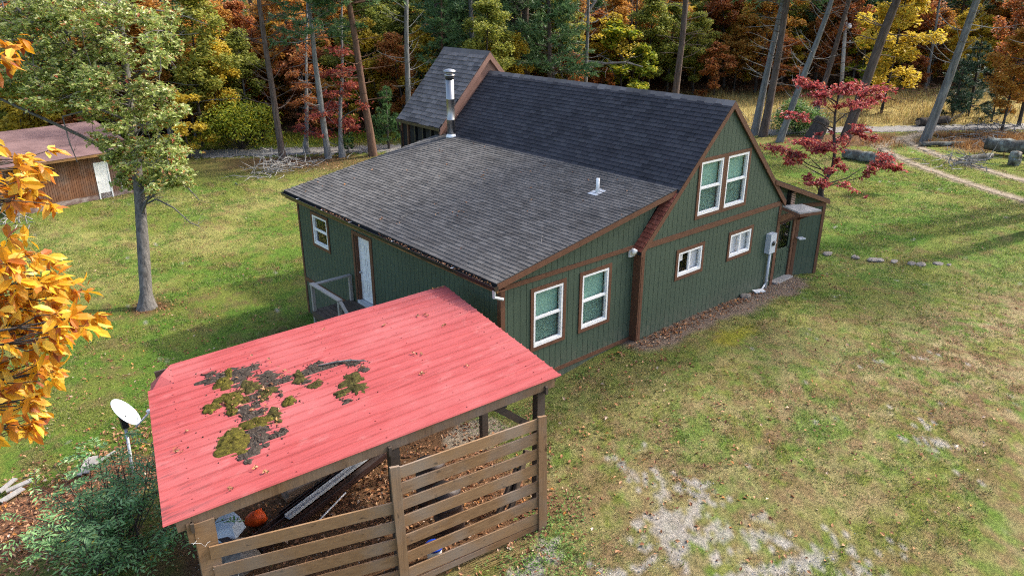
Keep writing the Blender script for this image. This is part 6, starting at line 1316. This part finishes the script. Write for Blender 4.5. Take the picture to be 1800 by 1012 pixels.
a, b = at(1484, 278), at(1568, 292); log('fallen_log', 'thick grey fallen log beside the drive behind the dogwood', a+(0, 0, .3), b+(0, 0, .3), .30, .34)
a, b = at(1732, 268), at(1830, 280); log('fallen_log', 'long lichen-covered log propped at the right edge', a+(0, 0, .55), b+(0, 0, .6), .40, .46)
a = at(1783, 290); log('log_round', 'short cut log standing under the propped log', a-(0, 0, .05), a+(-.15, 0, .72), .33, .3)
a, b = at(1616, 258), at(1692, 256); log('thin_log', 'thin grey log lying at the foot of the leaning grey trunk', a+(0, 0, .16), b+(0, 0, .16), .16, .13)
a, b = at(1700, 284), at(1742, 280); log('rotten_log', 'short rotten pale log lying in the twig heap', a+(0, 0, .16), b+(0, 0, .2), .2, .16)
a, b = at(1612, 222), at(1665, 219); log('dark_log', 'dark log lying on the road bank behind the leaning grey trunk', a+(0, 0, .3), b+(0, 0, .35), .3, .28, 'bark_dark')
def twigs(name, label, c, rx, ry, h, n, mat, seed):
    rg = np.random.default_rng(seed); mb = MB()
    for _ in range(n):
        p = c+np.array([rg.normal()*rx, rg.normal()*ry, 0]); p[2] = Hs(p[0], p[1])+abs(rg.normal())*h*math.exp(-((p[0]-c[0])/rx)**2*.4); d = rg.normal(size=3)*[1, 1, .35]; mb.tube(path(rg, p, d, rg.uniform(.5, 1.8), 4, 0, .18), [.035*rg.uniform(.4, 1), .025, .02, .012, .005], 4, False)
    return tag(mb.build(name, M[mat]), label, 'brush pile', kind='stuff')
twigs('brush_pile', 'heap of grey branches at the foot of the bare trunk on the left lawn', at(492, 302), 1.3, .6, .5, 130, 'dead_twig', 1); twigs('brush_pile', 'low heap of twigs beside the drive at the right', at(1692, 288), 1.2, .7, .25, 80, 'dead_twig', 2); twigs('brush_pile', 'long heap of cut branches at the far edge of the meadow', at(1610, 176), 6, 1.5, .7, 160, 'bark_red', 3); twigs('brush_pile', 'small scatter of twigs at the left corner of the barn', at(18, 395), .8, .6, .15, 30, 'dead_twig', 4)
twigs('brush_pile', 'grey twiggy scrub in the russet grass', at(1740, 245), 3., 1.2, .6, 150, 'bark_grey', 5); twigs('brush_pile', 'tangled dead branches under the leaning trunks', at(1395, 215), 3., 1.2, .8, 90, 'dead_twig', 6)
ub = at(1478, 174); ud = depth_of(ub); up_ = empty('utility_pole', ub, 'pale utility pole with a lamp beyond the red dogwood', 'utility pole')
M['polewood'] = pmat('silvered_pole_wood', (.26, .255, .24), (.38, .37, .35), 4, (1, 1, .1), .9, .2)
utop = dep(1492, -40, ud); MB().tube([ub-(0, 0, .3), utop], [.19, .14], 12).build('pole', M['polewood'], up_, True)
q = dep(1487, 45, ud-.2); MB().tube([q, q+RGT*.25+(0, 0, .1)], .03, 6).build('lamp_arm', M['galv'], up_); MB().lathe(q+RGT*.3+(0, 0, -.05), [(.10, -.25), (.22, -.18), (.22, .05), (.12, .2), (.05, .25)], 14).build('lamp_head', M['plastic_white'], up_, True)
q = dep(1484, 75, ud); MB().bar(q-RGT*.2, q+RGT*1.6, .09, .11).build('cross_arm', M['polewood'], up_)
for s in (.5, 1.5): MB().lathe(q+RGT*s+(0, 0, .05), [(.03, 0), (.06, .05), (.06, .12), (.03, .16)], 10).build('insulator', M['plastic_grey'], up_)
mp_ = at(1554, 190); tag(MB().tube([mp_-(0, 0, .1), dep(1547, 166, depth_of(mp_))], .07, 8).build('marker_post', M['plastic_white']), 'short tilted white marker post at the meadow edge', 'post')
